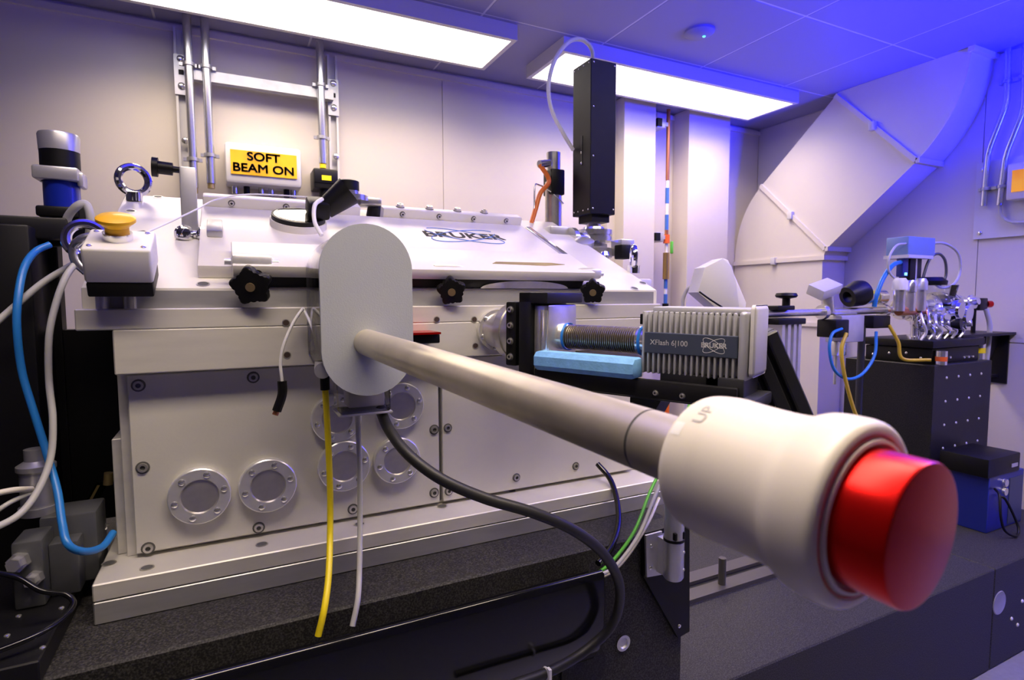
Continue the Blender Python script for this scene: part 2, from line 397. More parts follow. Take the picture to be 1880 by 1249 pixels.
def warn_sign(x0, x1, z0, z1, lines):
    t = thing('warning_sign', ((x0+x1)/2, YB-0.01, z0), 'grey framed yellow lightbox sign reading SOFT BEAM ON', 'sign')
    O('housing', box(BM(), x0, x1, YB-0.115, YB-0.0065, z0, z1, bev=0.012), 'white_metal', t)
    O('face', box(BM(), x0+0.018, x1-0.018, YB-0.119, YB-0.112, z0+0.033, z1-0.028), 'sign_yellow', t, 0)
    for k, (s, dz) in enumerate(lines):
        put_mesh('lettering', text_mesh('lettering', s, 0.042, 'print_black', 0.0012), t, frame(((x0+x1)/2-0.002, YB-0.1197, z0+dz), (1.15,0,0), (0,0,1), (0,-1,0)))
    for k, x in enumerate((0.03, 0.07, 0.12, 0.155, 0.21, 0.235)):
        O('cable_gland', cyl(BM(), (x0+x, YB-0.06, z0-0.03), (x0+x, YB-0.06, z0+0.005), 0.011), 'black' if k in (1, 4) else 'polished', t)
warn_sign(0.006, 0.268, 0.424, 0.572, (('SOFT', 0.099), ('BEAM ON', 0.057)))
t = thing('junction_box', (0.357, YB-0.05, 0.43), 'black junction box with small yellow label under the conduit', 'box')
O('body', box(BM(), 0.312, 0.403, YB-0.11, YB-0.0065, 0.432, 0.508, bev=0.005), 'black_anod', t)
O('lid_line', box(BM(), 0.314, 0.401, YB-0.113, YB-0.108, 0.452, 0.505, bev=0.003), 'black_box', t)
O('label_plate', box(BM(), 0.341, 0.377, YB-0.1145, YB-0.112, 0.462, 0.481), 'cable_yellow', t, 0)
O('gland', cyl(BM(), (0.357, YB-0.08, 0.395), (0.357, YB-0.08, 0.433), 0.022), 'black', t)

# ---- copper pipe by the pillars
x = 2.098; t = thing('gas_pipe', (x, 2.36, ZF), 'thin copper pipe with blue tapes between the wall pillars', 'pipe')
bm = BM()
O('pipe', cyl(BM(), (x, 2.36, 0.62), (x, 2.36, 0.985), 0.010), 'copper', t)
for k, (z0, z1, mm) in enumerate(((0.58, 0.62, 'cable_white'), (0.50, 0.58, 'tape_blue'), (0.44, 0.50, 'cable_white'), (0.36, 0.44, 'tape_blue'), (0.335, 0.36, 'copper'), (0.29, 0.335, 'orange'), (0.24, 0.29, 'cable_white'), (0.15, 0.24, 'brass'), (0.10, 0.15, 'brass'), (0.05, 0.10, 'tape_blue'), (0.02, 0.05, 'cable_white'), (-0.03, 0.02, 'tape_blue'), (-0.10, -0.03, 'black'), (-0.14, -0.10, 'tape_blue'), (-0.26, -0.14, 'galv'), (ZF, -0.26, 'copper'))):
    rr = 0.010 if mm in ('copper', 'cable_white', 'tape_blue') else 0.017
    O('sleeve', cyl(BM(), (x, 2.36, z0), (x, 2.36, z1), rr*(0.8 if mm == 'cable_white' else 1), seg=14), mm, t)
O('valve_lever', box(BM(), x+0.015, x+0.028, 2.335, 2.35, 0.235, 0.30, bev=0.004), 'cable_green', t)
for z in (0.905, 0.32):
    bm = BM(); box(bm, x-0.085, x-0.03, 2.345, 2.42, z-0.025, z+0.025, bev=0.004); box(bm, x-0.03, x, 2.353, 2.367, z-0.01, z+0.01)
    b_ = O('bracket', bm, 'alu', t); O('clamp_block', box(BM(), x-0.088, x-0.06, 2.338, 2.36, z-0.02, z+0.02), 'black', b_)

# ---- air duct on the right wall: vertical, slanted, vertical again
DX0, DX1 = 2.70, XR-0.002
t = thing('air_duct', (DX0, 2.1, ZF), 'cream rectangular ventilation duct bending up the right wall into the ceiling', 'duct')
def dprof(name, pts): O(name, prism(BM(), [(DX0, y, z) for y, z in pts], (DX1-DX0, 0, 0)), 'duct', t, 30)
YA, YD, ZE = 1.885, 2.445, 0.20     # front and back edges of the lower leg, top of the straight part
ea = [(YA, ZE)]; n = 10
P0, P1, P2 = Vector((YD, ZE)), Vector((YD, 0.47)), Vector((2.27, 0.625))
outer = [(1-s)**2*P0 + 2*s*(1-s)*P1 + s*s*P2 for s in [k/n for k in range(n+1)]]
dprof('lower_leg', [(YA, ZF), (YD, ZF), (YD, -0.14), (YA, -0.14)])
dprof('lower_leg', [(YA, -0.138), (YD, -0.138), (YD, ZE-0.001), (YA, ZE-0.001)])
dprof('lower_elbow', [(YA, ZE), *[tuple(p) for p in outer], (1.868, 0.242)])
dprof('slant_section', [(1.866, 0.244), (2.268, 0.627), (1.832, 1.0), (1.825, 1.0), (1.462, 0.590)])
Q0, Q1, Q2 = Vector((1.462, 0.592)), Vector((1.285, 0.76)), Vector((1.278, 1.0))
low = [(1-s)**2*Q0 + 2*s*(1-s)*Q1 + s*s*Q2 for s in [k/n for k in range(n+1)]]
dprof('upper_elbow', [(1.825, 0.999)] + [tuple(p) for p in low])
def bar(a, b, wid=0.022, th=0.012):
    a, b = Vector(a), Vector(b); d = (b-a).normalized(); nrm = Vector((-d.y, d.x))*wid/2
    bm = BM(); prism(bm, [(DX0-th, *(a-nrm)), (DX0-th, *(a+nrm)), (DX0-th, *(b+nrm)), (DX0-th, *(b-nrm))], (th, 0, 0))
    e = a if a.x < b.x else b
    box(bm, DX0-th, DX1, e.x-0.016, e.x, e.y-wid/2, e.y+wid/2)
    f = O('joint_bar', bm, 'duct', t, 0)
    mid = (a+b)/2
    O('joint_clip', box(BM(), DX0-th-0.012, DX0, mid.x-0.014, mid.x+0.014, mid.y-0.02, mid.y+0.02, bev=0.003), 'white_metal', f)
bar((YA, ZE), (YD, ZE)); bar((1.868, 0.243), (2.27, 0.626)); bar((1.462, 0.591), (1.845, 0.985)); bar((YA, -0.139), (YD, -0.139))
O('ceiling_collar', box(BM(), DX0-0.012, DX1, 1.262, 1.285, ZC-0.02, ZC), 'duct', t, 0)

# ---- right wall: board with sign and two conduits
t = thing('sign_board', (XR, 1.1, 0.24), 'pale mounting board on the blue-lit right wall', 'board')
O('board', box(BM(), XR-0.012, XR, 0.75, 1.315, 0.245, 0.565), 'white_metal', t, 0)
for y, z in ((1.29, 0.535), (1.29, 0.27)): inst('wall_bolt', WALLBOLT, t, (XR-0.012, y, z), (-1,0,0), s=0.7)
t = thing('warning_lightbox', (XR-0.05, 1.05, 0.38), 'orange lit sign cut by the right edge of the picture', 'sign')
O('housing', box(BM(), XR-0.07, XR-0.012, 0.90, 1.185, 0.385, 0.53, bev=0.008), 'white_metal', t)
O('face', box(BM(), XR-0.074, XR-0.068, 0.92, 1.165, 0.415, 0.50), 'sign_orange', t, 0)
for k, (pts, lab) in enumerate((([(1.22, ZC), (1.215, 0.78), (1.27, 0.60), (1.275, 0.38)], 'left of two bent conduits on the right wall board'), ([(1.165, ZC), (1.158, 0.74), (1.21, 0.57), (1.22, 0.375)], 'right of two bent conduits on the right wall board'))):
    q = thing('bent_conduit', (XR-0.03, pts[-1][0], pts[-1][1]), lab, 'conduit', 'bent conduits on the right wall')
    P = [Vector((XR-0.03, *p)) for p in pts]; dense = [P[0]]
    for i in (1, 2):
        dense += [P[i]+(P[i-1]-P[i]).normalized()*0.035, P[i]+(P[i-1]-P[i]).normalized()*0.01+(P[i+1]-P[i]).normalized()*0.01, P[i]+(P[i+1]-P[i]).normalized()*0.035]
    dense.append(P[-1])
    O('pipe', sweep(BM(), dense, 0.0115, 12, 4), 'conduit', q)
    for z, y in ((0.45, pts[-1][0]-0.003), (0.87, pts[0][0])):
        bm = BM(); cyl(bm, (XR-0.03, y, z-0.006), (XR-0.03, y, z+0.006), 0.016); box(bm, XR-0.026, XR-0.012 if z < .6 else XR, y-0.028, y+0.028, z-0.006, z+0.006); O('clip', bm, 'galv', q)
o = O('wall_cable', sweep(BM(), [(XR-0.028, 1.22, 0.378), (XR-0.028, 1.21, 0.33), (XR-0.028, 1.17, 0.30), (XR-0.028, 1.09, 0.30), (XR-0.028, 1.02, 0.34), (XR-0.028, 1.0, 0.385)], 0.006), 'cable_grey')
tag(o, 'grey cable looping under the orange lit sign', 'cable')
t = thing('wall_bracket', (XR, 1.2, -0.35), 'dark triangular shelf bracket on the right wall behind the granite block', 'bracket')
O('shelf_plate', box(BM(), XR-0.40, XR, 1.15, 1.32, -0.155, -0.145), 'black_anod', t, 0)
O('brace', prism(BM(), [(XR, 1.20, -0.155), (XR-0.06, 1.20, -0.155), (XR-0.19, 1.20, -0.33), (XR-0.13, 1.20, -0.33)], (0, 0.03, 0)), 'black_anod', t, 0)
O('wall_plate', box(BM(), XR-0.008, XR, 1.17, 1.25, -0.36, -0.145), 'black_anod', t, 0)
O('foot', box(BM(), XR-0.19, XR, 1.20, 1.23, -0.335, -0.325), 'black_anod', t, 0)

# ================================================================== GRANITE
SL = -0.79
o = thing('granite_slab', (1.6, 1.3, ZF), 'long dark granite base slab running to the right', 'slab')
O('block', box(BM(), 0.70, 1.965, 0.80, 1.75, ZF+0.002, SL, bev=0.003, seg=1), 'granite', o, 0)
O('block', box(BM(), 1.967, 2.62, 0.80, 1.75, ZF+0.002, SL, bev=0.003, seg=1), 'granite', o, 0)
O('side_port', lathe(BM(), [(0,0),(0.001,0.030),(0.002,0.034),(0.0,0.036)], (2.00, 0.7995, -0.90), (0,-1,0)), 'chamber_dark', o)
for x, z in ((2.08, -0.97), (2.14, -0.93), (2.12, -1.0), (2.18, -0.96)): inst('insert', DOT, o, (x, 0.80, z), (0,-1,0))
t = thing('slab_rail', (1.4, 1.12, SL), 'dark slotted steel rail lying on the granite slab behind the white handle', 'rail')
bm = BM(); box(bm, 0.72, 1.60, 1.055, 1.10, SL, SL+0.012); box(bm, 0.72, 1.60, 1.125, 1.17, SL, SL+0.012)
O('rail_bar', bm, 'rail_brown', t, 0); O('slot_floor', box(BM(), 0.72, 1.60, 1.10, 1.125, SL, SL+0.003), 'black', t, 0)
O('peg', cyl(BM(), (1.175, 1.08, SL+0.01), (1.175, 1.08, SL+0.085), 0.010), 'rail_brown', t)
t = thing('granite_block', (2.39, 1.25, SL), 'upright dark granite block with rows of pale inserts under the instrument', 'block')
O('stone', box(BM(), 2.195, 2.585, 1.10, 1.42, SL, -0.24, bev=0.002, seg=1), 'granite_dark', t, 0)
for r_ in range(6):
    for c_ in range(4): inst('insert', DOT, t, (2.275+0.078*c_, 1.10, -0.287-0.085*r_), (0,-1,0), s=0.8)
GT, GF = -0.394, 0.722
t = thing('granite_table', (0.2, 1.0, ZF), 'granite table block carrying the big white vacuum chamber', 'table')
O('stone', box(BM(), -1.10, 0.692, GF, 1.42, ZF+0.003, GT, bev=0.003, seg=1), 'granite', t, 0)
q = aY(1143, 1180, GF); O('insert_bush', lathe(BM(), [(0,0.008),(0.003,0.0135),(0.003,0.009),(0.0005,0.007),(0.0005,0)], (q.x, GF, q.z), (0,-1,0)), 'alu', t)
q = aY(1070, 1205, GF); O('recess_disc', lathe(BM(), [(0,0.042),(0.004,0.042),(0.004,0)], (q.x, GF, q.z-0.02), (0,-1,0)), 'granite_dark', t)

# ================================================================== VACUUM CHAMBER
ch = thing('vacuum_chamber', (0.3, 1.0, GT), 'large cream metal vacuum chamber with sloped lid on the granite table', 'chamber')
O('foot_plate', box(BM(), -0.160, 0.78, 0.815, 1.36, GT, -0.3655, bev=0.0015, seg=1), 'chamber_dark', ch, 0)
bp = O('base_plate', box(BM(), -0.160, 0.78, 0.815, 1.36, -0.365, -0.343, bev=0.0015, seg=1), 'chamber', ch, 0)
for u, v in ((200,1035), (270,1043), (481,1000), (660,963), (812,930), (940,902), (1062,878)):
    q = aZ(u, v, -0.343); inst('bolt_recess', SLOTHOLE, bp, (q.x, q.y, -0.343), (0,0,1))
O('body', box(BM(), -0.134, 0.735, 0.887, 1.34, -0.343, -0.090, bev=0.001, seg=1), 'chamber', ch, 0)
O('side_plate', box(BM(), -0.146, -0.134, 0.90, 1.30, -0.343, -0.185, bev=0.001, seg=1), 'chamber', ch, 0)
PZ0 = -0.337
pa = O('front_panel', box(BM(), -0.122, 0.3015, 0.875, 0.8875, PZ0, -0.098, bev=0.0012, seg=1), 'panel', ch, 0)
pb = O('front_panel', box(BM(), 0.3075, 0.700, 0.875, 0.8875, PZ0, -0.098, bev=0.0012, seg=1), 'panel', ch, 0)
O('panel_gap', box(BM(), 0.3015, 0.3075, 0.884, 0.8875, PZ0, -0.098), 'groove', ch, 0)
for u, v in ((254,708),(465,693),(262,859),(272,1007),(475,969),(648,935),(797,905),(797,789)):
    q = aY(u, v, 0.875); inst('panel_bolt', BOLT_PANEL, pa, (q.x, 0.875, q.z), (0,-1,0))
for u, v in ((822,786),(824,902),(948,877),(1057,856)):
    q = aY(u, v, 0.875); inst('panel_bolt', BOLT_PANEL, pb, (q.x, 0.875, q.z), (0,-1,0), s=0.9)
def flange_mesh(name, R):
    bm = BM(); lathe(bm, [(0, R), (0.011, R), (0.0125, R*0.96), (0.0125, R*0.62), (0.0100, R*0.58), (0.0100, R*0.5), (0.0088, 0)], (0,0,0), (0,0,1), 40, [0,0,0,1,1,1]); return mesh(bm, name, ['flange_alu', 'steel'])
FLM = flange_mesh('blank_flange', 0.0385)
for k, (u, v) in enumerate(((367,910),(492,891),(632,855),(618,768),(736,745),(729,845))):
    q = aY(u, v, 0.868); fo = inst('blank_flange', FLM, ch, (q.x, 0.875, q.z), (0,-1,0), s=1.0 if k < 3 else 0.95)
    for j in range(6):
        a = math.radians(60*j + 12); rr = 0.0305
        b_ = bpy.data.objects.new('flange_bolt', DOME); col.objects.link(b_); b_.parent = fo
        b_.location = (rr*math.cos(a), rr*math.sin(a), 0.0120)
# collar
co = O('collar', box(BM(), -0.131, 0.745, 0.85, 1.34, -0.094, -0.0375, bev=0.0015, seg=1), 'chamber', ch, 0)
O('top_flange', box(BM(), -0.168, 0.745, 0.85, 1.34, -0.0375, -0.0112, bev=0.0015, seg=1), 'chamber', ch, 0)
for u, v in ((525,593),(570,595),(527,652),(573,647),(802,587),(871,587),(873,635)):
    q = aY(u, v, 0.8495); inst('bolt_hole', HOLE, co, (q.x, 0.85, q.z), (0,-1,0))
# wedge lid
LF, LZ, SLOPE = 0.866, 0.015, 0.45
ld = O('lid', prism(BM(), [(-0.163, LF, -0.011), (-0.163, LF, LZ), (-0.163, 1.262, LZ+SLOPE*(1.262-LF)), (-0.163, 1.33, LZ+SLOPE*(1.262-LF)), (-0.163, 1.33, -0.011)], (0.911, 0, 0), bev=0.0015), 'chamber_lid', ch, 20)
O('lid_front_band', box(BM(), -0.135, 0.738, LF-0.002, LF+0.002, -0.011, LZ-0.003), 'chamber_dark', ch, 0)
_k = math.hypot(1, SLOPE); ST = Vector((0, 1/_k, SLOPE/_k)); SN = Vector((0, -SLOPE/_k, 1/_k))
SM = frame((0, LF, LZ), (1,0,0), ST, SN)       # slope frame: x along, a up the slope, h out of it
def S(x, a, h): return SM @ Vector((x, a, h))
def onS(u, v, h=0.0):
    d = _ray(u, v); o_ = Vector((0, LF, LZ)) + SN*h; return d*(o_.dot(SN)/d.dot(SN))
for u, v in ((373,522),(240,388),(215,420),(250,440),(290,362),(1225-60,530),(1180,520)):
    q = onS(u, v); inst('bolt_recess', SLOTHOLE, ld, q, SN)
ha = O('hatch', box(BM(), -0.037, 0.60, 0.035, 0.324, 0.0, 0.019, SM, bev=0.002), 'chamber_lid', ch)
O('hatch_lip', box(BM(), 0.006, 0.59, -0.006, 0.092, 0.019, 0.036, SM, bev=0.002), 'chamber_lid', ha)
O('seal_gap', box(BM(), 0.03, 0.575, 0.004, 0.034, 0.001, 0.018, SM), 'black', ha, 0)
bm = BM(); pts = []
for k in range(21):
    a = math.pi*k/20; pts.append(S(0.46-0.085*math.cos(a), 0.002, 0.001+0.014*math.sin(a)))
prism(bm, pts, ST*0.03); O('window_rim', bm, 'steel', ha)
O('grip_slot', prism(BM(), [S(0.40+0.0, 0.026, 0.0358), S(0.41, 0.035, 0.0358), S(0.52, 0.037, 0.0358), S(0.545, 0.03, 0.0358), S(0.50, 0.022, 0.0358)], SN*0.0008), 'gold', ha, 0)
for x0, x1 in ((-0.035, 0.24), (0.285, 0.60)):
    hb = O('hinge_bar', box(BM(), x0, x1, 0.325, 0.352, 0.0, 0.036, SM, bev=0.003), 'chamber_lid', ch)
    n_ = 3 if x0 < 0 else 4
    for k in range(n_): inst('small_bolt', BOLT_SMALL, hb, S(x0+(x1-x0)*(k+0.5)/n_, 0.325, 0.027), -ST)
    if x0 > 0:
        for k in range(4): inst('small_bolt', BOLT_SMALL, hb, S(x0+0.02+(x1-x0)*(k+0.3)/5, 0.345, 0.036), SN, s=1.6)
O('stop_rail', box(BM(), 0.612, 0.628, 0.12, 0.33, 0.0, 0.016, SM, bev=0.004), 'polished', ch)
# writing on the hatch
M_ = frame(S(0.425, 0.225, 0.0193), (1.0,0,0), ST*0.95, SN)
put_mesh('lettering', text_mesh('lettering', 'BRUKER', 0.047, 'print_black', 0.0011, 0.0002), ha, M_)
bm = BM()
for ang in (0.42, -0.42):
    arc_ring(bm, 0.082, 0.030, M_ @ Matrix.Rotation(ang, 4, 'Z'), 0.0010, 48, 0.15 if ang > 0 else 3.4, (5.9 if ang > 0 else 9.1))
O('orbit_emblem', bm, 'print_blue', ha)
# round viewport with black lamp on it
q = S(0.115, 0.235, 0.019)
vp = O('viewport', lathe(BM(), [(0,0.047),(0.012,0.047),(0.012,0.044),(0.017,0.044),(0.020,0.041),(0.020,0)], q, SN, 36, [1, 1, 1, 0, 0]), ['glass_dark', 'chamber_lid'], ha)
O('clamp_ring', lathe(BM(), [(0.012,0.0445),(0.0195,0.0445),(0.0195,0.0385),(0.0205,0.0385)], q, SN, 36), 'black', vp)
bm = BM(); q2 = S(0.150, 0.235, 0.037)
box(bm, 0.128, 0.165, 0.21, 0.262, 0.038, 0.068, SM, bev=0.006)
O('lamp_body', bm, 'black', vp)
O('lamp_hood', lathe(BM(), [(0,0.018),(0.04,0.024),(0.055,0.026),(0.055,0.021),(0.02,0.016),(0.02,0)], S(0.158, 0.235, 0.052), (0.75, -0.25, 0.62)), 'black', vp)
O('lamp_lead', sweep(BM(), [S(0.150, 0.215, 0.075), S(0.135, 0.19, 0.070), S(0.132, 0.165, 0.05), S(0.140, 0.14, 0.035)], 0.0035), 'cable_white', vp)
# gauge port on the ridge
q = aY(640, 388, 1.215)
gp = O('gauge_port', lathe(BM(), [(-0.03,0),(-0.03,0.022),(0.02,0.022),(0.02,0.042),(0.030,0.042),(0.030,0.024),(0.04,0.024),(0.04,0)], q, (0,0,1)), 'polished', ch)
O('cap', lathe(BM(), [(0.035,0.020),(0.038,0.0225),(0.060,0.0225),(0.062,0.019),(0.062,0)], q, (0,0,1)), 'black', gp)
O('wing_clamp', box(BM(), q.x+0.02, q.x+0.065, q.y-0.02, q.y+0.02, q.z+0.012, q.z+0.030, bev=0.004), 'steel', gp)
q = onS(688, 397); O('black_cap', lathe(BM(), [(0,0.018),(0.018,0.016),(0.026,0.010),(0.026,0)], q, SN), 'black', ch)
# clamps with star knobs
def star(name, c, d, R, parent):
    d, a, b = _frame(d)
    if abs(a.z) < abs(b.z): a, b = b, a
    pts = []
    for k in range(60):
        t_ = 2*math.pi*k/60; rr = R*(0.83+0.17*math.cos(5*t_)); pts.append(Vector(c) + (a*math.cos(t_) + b*math.sin(t_))*rr)
    bm = BM(); prism(bm, pts, d*0.016, bev=0.003); return O(name, bm, 'black', parent, 40)
for k, (u, v, R) in enumerate(((465,521,0.0275),(828,531,0.0235),(1088,533,0.023))):
    c = aY(u, v, 0.845 if k == 0 else 0.85); dr = Vector((-0.25 if k < 2 else -0.55, -0.85, -0.30)).normalized()
    cl = O('hatch_clamp', box(BM(), c.x-0.026, c.x+0.026, c.y+0.006, c.y+0.034, c.z+0.020, c.z+0.040, bev=0.006), 'flange_alu', ch)
    O('clamp_pivot', cyl(BM(), (c.x-0.034, c.y+0.018, c.z+0.030), (c.x+0.034, c.y+0.018, c.z+0.030), 0.0045), 'flange_alu', cl)
    O('clamp_screw', cyl(BM(), c-dr*0.06+Vector((0,0,0.02)), c, 0.0065), 'steel', cl)
    kn = star('star_knob', c, dr, R, cl)
    O('knob_insert', cyl(BM(), c+dr*0.014, c+dr*0.0175, 0.006), 'gold', cl)
# prop arm on the left of the hatch
q = aY(352, 432, 1.06)
pa_ = O('prop_arm', box(BM(), q.x-0.013, q.x+0.010, 1.05, 1.065, q.z-0.012, aY(352, 309, 1.06).z, bev=0.002), 'alu', ch)
tz = aY(352, 315, 1.06).z
O('arm_knob', lathe(BM(), [(-0.004,0.005),(0.010,0.005),(0.010,0.010),(0.030,0.010),(0.030,0.015),(0.038,0.015),(0.038,0)], (q.x-0.012, 1.057, tz), (-1,0,0.05)), 'black', pa_)
bm = BM()
for dx, dz, r_ in ((-0.010, 0.0, 0.014), (0.016, 0.002, 0.011)): lathe(bm, [(-r_,0),(-r_*.7,r_*.72),(0,r_),(r_*.7,r_*.72),(r_,0)], (q.x+dx, 1.045, q.z+dz), (0,-1,0), 18)
cyl(bm, (q.x-0.012, 1.05, q.z), (q.x+0.045, 1.05, q.z+0.002), 0.006)
O('arm_pivot', bm, 'chrome', pa_)
q = onS(393, 445, 0.019); O('pivot_block', box(BM(), q.x-0.010, q.x+0.012, 0.155, 0.215, 0.019, 0.030, SM, bev=0.002), 'galv', ha)
# eyebolts
def eyebolt(u, v, rz, R=0.026):
    q = onS(u, v); bm = BM(); cyl(bm, q-SN*0.002, q+Vector((0,0,0.014)), 0.013)
    c = q+Vector((0,0,0.012+R)); ax = Vector((math.cos(rz), math.sin(rz), 0)); pts = [c+(ax*math.cos(a)+Vector((0,0,1))*math.sin(a))*R for a in [2*math.pi*k/28 for k in range(29)]]
    sweep(bm, pts, 0.0065, 10, smooth=False); O('eyebolt', bm, 'chrome', ch)
eyebolt(247, 368, 0.35, 0.0235); eyebolt(1163, 500, 1.0, 0.020); eyebolt(160, 486, 0.1, 0.021)
O('side_port', box(BM(), 0.745, 0.90, 1.06, 1.34, -0.12, 0.045, bev=0.004), 'chamber', ch)

# ---- emergency stop box, tilted like the lid, on steel posts
es = thing('emergency_stop', (-0.115, 0.84, -0.011), 'white push button box with yellow mushroom button on the chamber corner', 'button box')
EM = frame((-0.150, 0.825, 0.003), (1,0,0), ST, SN)
O('base', box(BM(), 0.001, 0.068, 0, 0.07, 0, 0.018, EM, bev=0.002), 'black', es)
hs = O('housing', box(BM(), 0, 0.069, 0, 0.072, 0.018, 0.061, EM, bev=0.0035, seg=3), 'white_plastic', es)
for x, a in ((0.008, 0.010), (0.061, 0.010), (0.008, 0.062), (0.061, 0.062)): inst('screw', SCREW, es, EM @ Vector((x, a, 0.0605)), SN)
O('collar_ring', lathe(BM(), [(0,0.0155),(0.009,0.0155),(0.009,0)], EM @ Vector((0.033, 0.036, 0.0605)), SN), 'polished', es)
O('button', lathe(BM(), [(0.008,0.0125),(0.016,0.0125),(0.020,0.017),(0.023,0.0205),(0.0265,0.0205),(0.029,0.017),(0.0305,0)], EM @ Vector((0.033, 0.036, 0.0605)), SN, 32), 'yellow', es)
O('post', cyl(BM(), (-0.140, 0.857, -0.0112), (-0.140, 0.857, 0.017), 0.0075), 'steel', es)
O('post', cyl(BM(), (-0.112, 0.857, -0.0112), (-0.112, 0.857, 0.017), 0.0075), 'steel', es)

# ================================================================== TRANSFER ARM (foreground)
A0 = aY(674, 629, 0.70); B0 = aY(1697, 987, 0.10); AD = (B0-A0).normalized(); AL = (B0-A0).length
ta = thing('transfer_arm', (A0.x, 0.76, -0.12), 'long steel transfer arm with white handle and red knob pointing at the viewer', 'transfer arm')
def stadium(cx_, hw, z0, z1, n=24):
    p = [(cx_+hw*math.cos(a), z1-hw+hw*math.sin(a)) for a in [math.pi*k/n for k in range(n+1)]]
    p += [(cx_+hw*math.cos(a), z0+hw+hw*math.sin(a)) for a in [math.pi+math.pi*k/n for k in range(n+1)]]
    return p
SX, SW, SZ0, SZ1 = 0.1525, 0.0560, -0.1195, 0.0910
O('cover_plate', prism(BM(), [(x, 0.700, z) for x, z in stadium(SX, SW, SZ0, SZ1)], (0, 0.006, 0), bev=0.0012), 'cover_grey', ta, 40)
outer = stadium(SX, SW-0.002, SZ0+0.002, SZ1-0.002); inner = stadium(SX, SW-0.0045, SZ0+0.0045, SZ1-0.0045)
bm = BM(); n = len(outer)
R4 = [[bm.verts.new((x, y, z)) for x, z in prof] for prof, y in ((outer, 0.706), (outer, 0.848), (inner, 0.848), (inner, 0.706))]
for k in range(n):
    for i in range(4): bm.faces.new((R4[i][k], R4[i][(k+1) % n], R4[(i+1) % 4][(k+1) % n], R4[(i+1) % 4][k]))
O('clear_cover', bm, 'acrylic', ta, 40)
bm = BM()
for x in (SX-0.052, SX+0.052): box(bm, x-0.0015, x+0.0015, 0.845, 0.849, -0.06, 0.03)
O('cover_rim', bm, 'white_metal', ta, 0)
cyl_c = Vector((SX, 0.0, A0.z))
O('rotary_feedthrough', lathe(BM(), [(0,0.030),(0.05,0.030),(0.05,0.022),(0.14,0.022)], (SX+0.002, 0.708, A0.z), (0,1,0)), 'steel', ta)
O('inner_block', box(BM(), SX-0.038, SX+0.042, 0.715, 0.845, -0.02, 0.045, bev=0.004), 'alu', ta)
O('clamp_rod', cyl(BM(), (SX-0.05, 0.74, -0.090), (SX-0.036, 0.845, -0.090), 0.010), 'alu', ta)
O('red_tag', box(BM(), SX+0.075, SX+0.125, 0.79, 0.848, -0.052, -0.049), 'red', ta, 0)
O('cable_socket', box(BM(), SX+0.07, SX+0.127, 0.80, 0.849, -0.066, -0.052, bev=0.002), 'black', ta)
O('socket_cap', cyl(BM(), (SX+0.07, 0.85, -0.045), (SX+0.07, 0.82, -0.045), 0.022), 'black', ta)
# steel tube, handle, knob: profiles along the axis, s from the plate
TR_ = 0.0162; SG = 0.478
def ring(s): return A0 + AD*s
tb = O('tube', lathe(BM(), [(-0.01,0),(-0.01,TR_),(SG,TR_),(SG+0.0004,TR_-0.0006),(SG+0.0012,TR_-0.0006),(SG+0.0016,TR_),(0.53,TR_),(0.53,0)], A0, AD, 48, [0,0,1,1,1,0,0]), ['tube_metal', 'groove'], ta)
hp = [(0.512,TR_-0.001),(0.512,0.0262),(0.5135,0.0285),(0.517,0.0302),(0.523,0.0310),(0.529,0.0313),(0.5315,0.0311),(0.540,0.0306),(0.549,0.0303),(0.557,0.0304),(0.562,0.0310),(0.5655,0.0325),(0.569,0.0338),(0.574,0.0343),(0.580,0.0343),(0.5830,0.0337),(0.5845,0.0322),(0.5848,0.0300),(0.5838,0.0290),(0.5838,0.0)]
# smooth the profile
def smooth_prof(p, n=4):
    V = [Vector((a, b)) for a, b in p]; o_ = []
    for i in range(len(V)-1):
        p0, p1, p2, p3 = V[max(i-1,0)], V[i], V[i+1], V[min(i+2,len(V)-1)]
        for k in range(n):
            t_ = k/n; o_.append(0.5*((2*p1)+(p2-p0)*t_+(2*p0-5*p1+4*p2-p3)*t_*t_+(3*p1-p0-3*p2+p3)*t_**3))
    o_.append(V[-1]); return [(a.x, max(a.y, 0)) for a in o_]
core = smooth_prof(hp[1:17]); full = [hp[0]] + core + hp[17:]
hd = O('handle', lathe(BM(), full, A0, AD, 72), 'white_handle', ta, 50)
O('knob_ring', lathe(BM(), [(0.5836,0.0292),(0.5846,0.0291),(0.5846,0.0286),(0.5836,0.0285)], A0, AD, 60), 'red_ring', hd)
O('knob_seat', lathe(BM(), [(0.5830,0.0280),(0.5855,0.0278),(0.5858,0.0266),(0.5840,0.0255)], A0, AD, 60), 'white_plastic', hd)
O('knob', lathe(BM(), [(0.580,0.0248),(AL-0.0012,0.0248),(AL-0.0003,0.0243),(AL,0.0232),(AL,0)], A0, AD, 72), 'red', ta, 30)
# sticker and the print on the handle, wrapped on its surface
_d, _a, _b = AD, None, None
side = AD.cross(Vector((0,0,1))).normalized(); upv = side.cross(AD).normalized()
if side.dot(Vector((-1,0,0))) < 0: side = -side
def hr(s):
    for (a, ra), (b, rb) in zip(core[:-1], core[1:]):
        if a <= s <= b and b > a: return ra+(rb-ra)*(s-a)/(b-a)
    return 0.031
def onh(s, ang, h=0.0): r = hr(s)+h; return A0 + AD*s + (side*math.cos(ang) + upv*math.sin(ang))*r
bm = BM(); g = [[bm.verts.new(onh(0.5155+0.0060*i/4, math.radians(33+12*j/6), 0.00012)) for j in range(7)] for i in range(5)]
for i in range(4):
    for j in range(6): bm.faces.new((g[i][j], g[i+1][j], g[i+1][j+1], g[i][j+1]))
O('sticker', bm, 'white_sticker', hd)
me = text_mesh('lettering', 'UP', 0.0088, 'print_grey', 0.0, 0.0, 'LEFT')
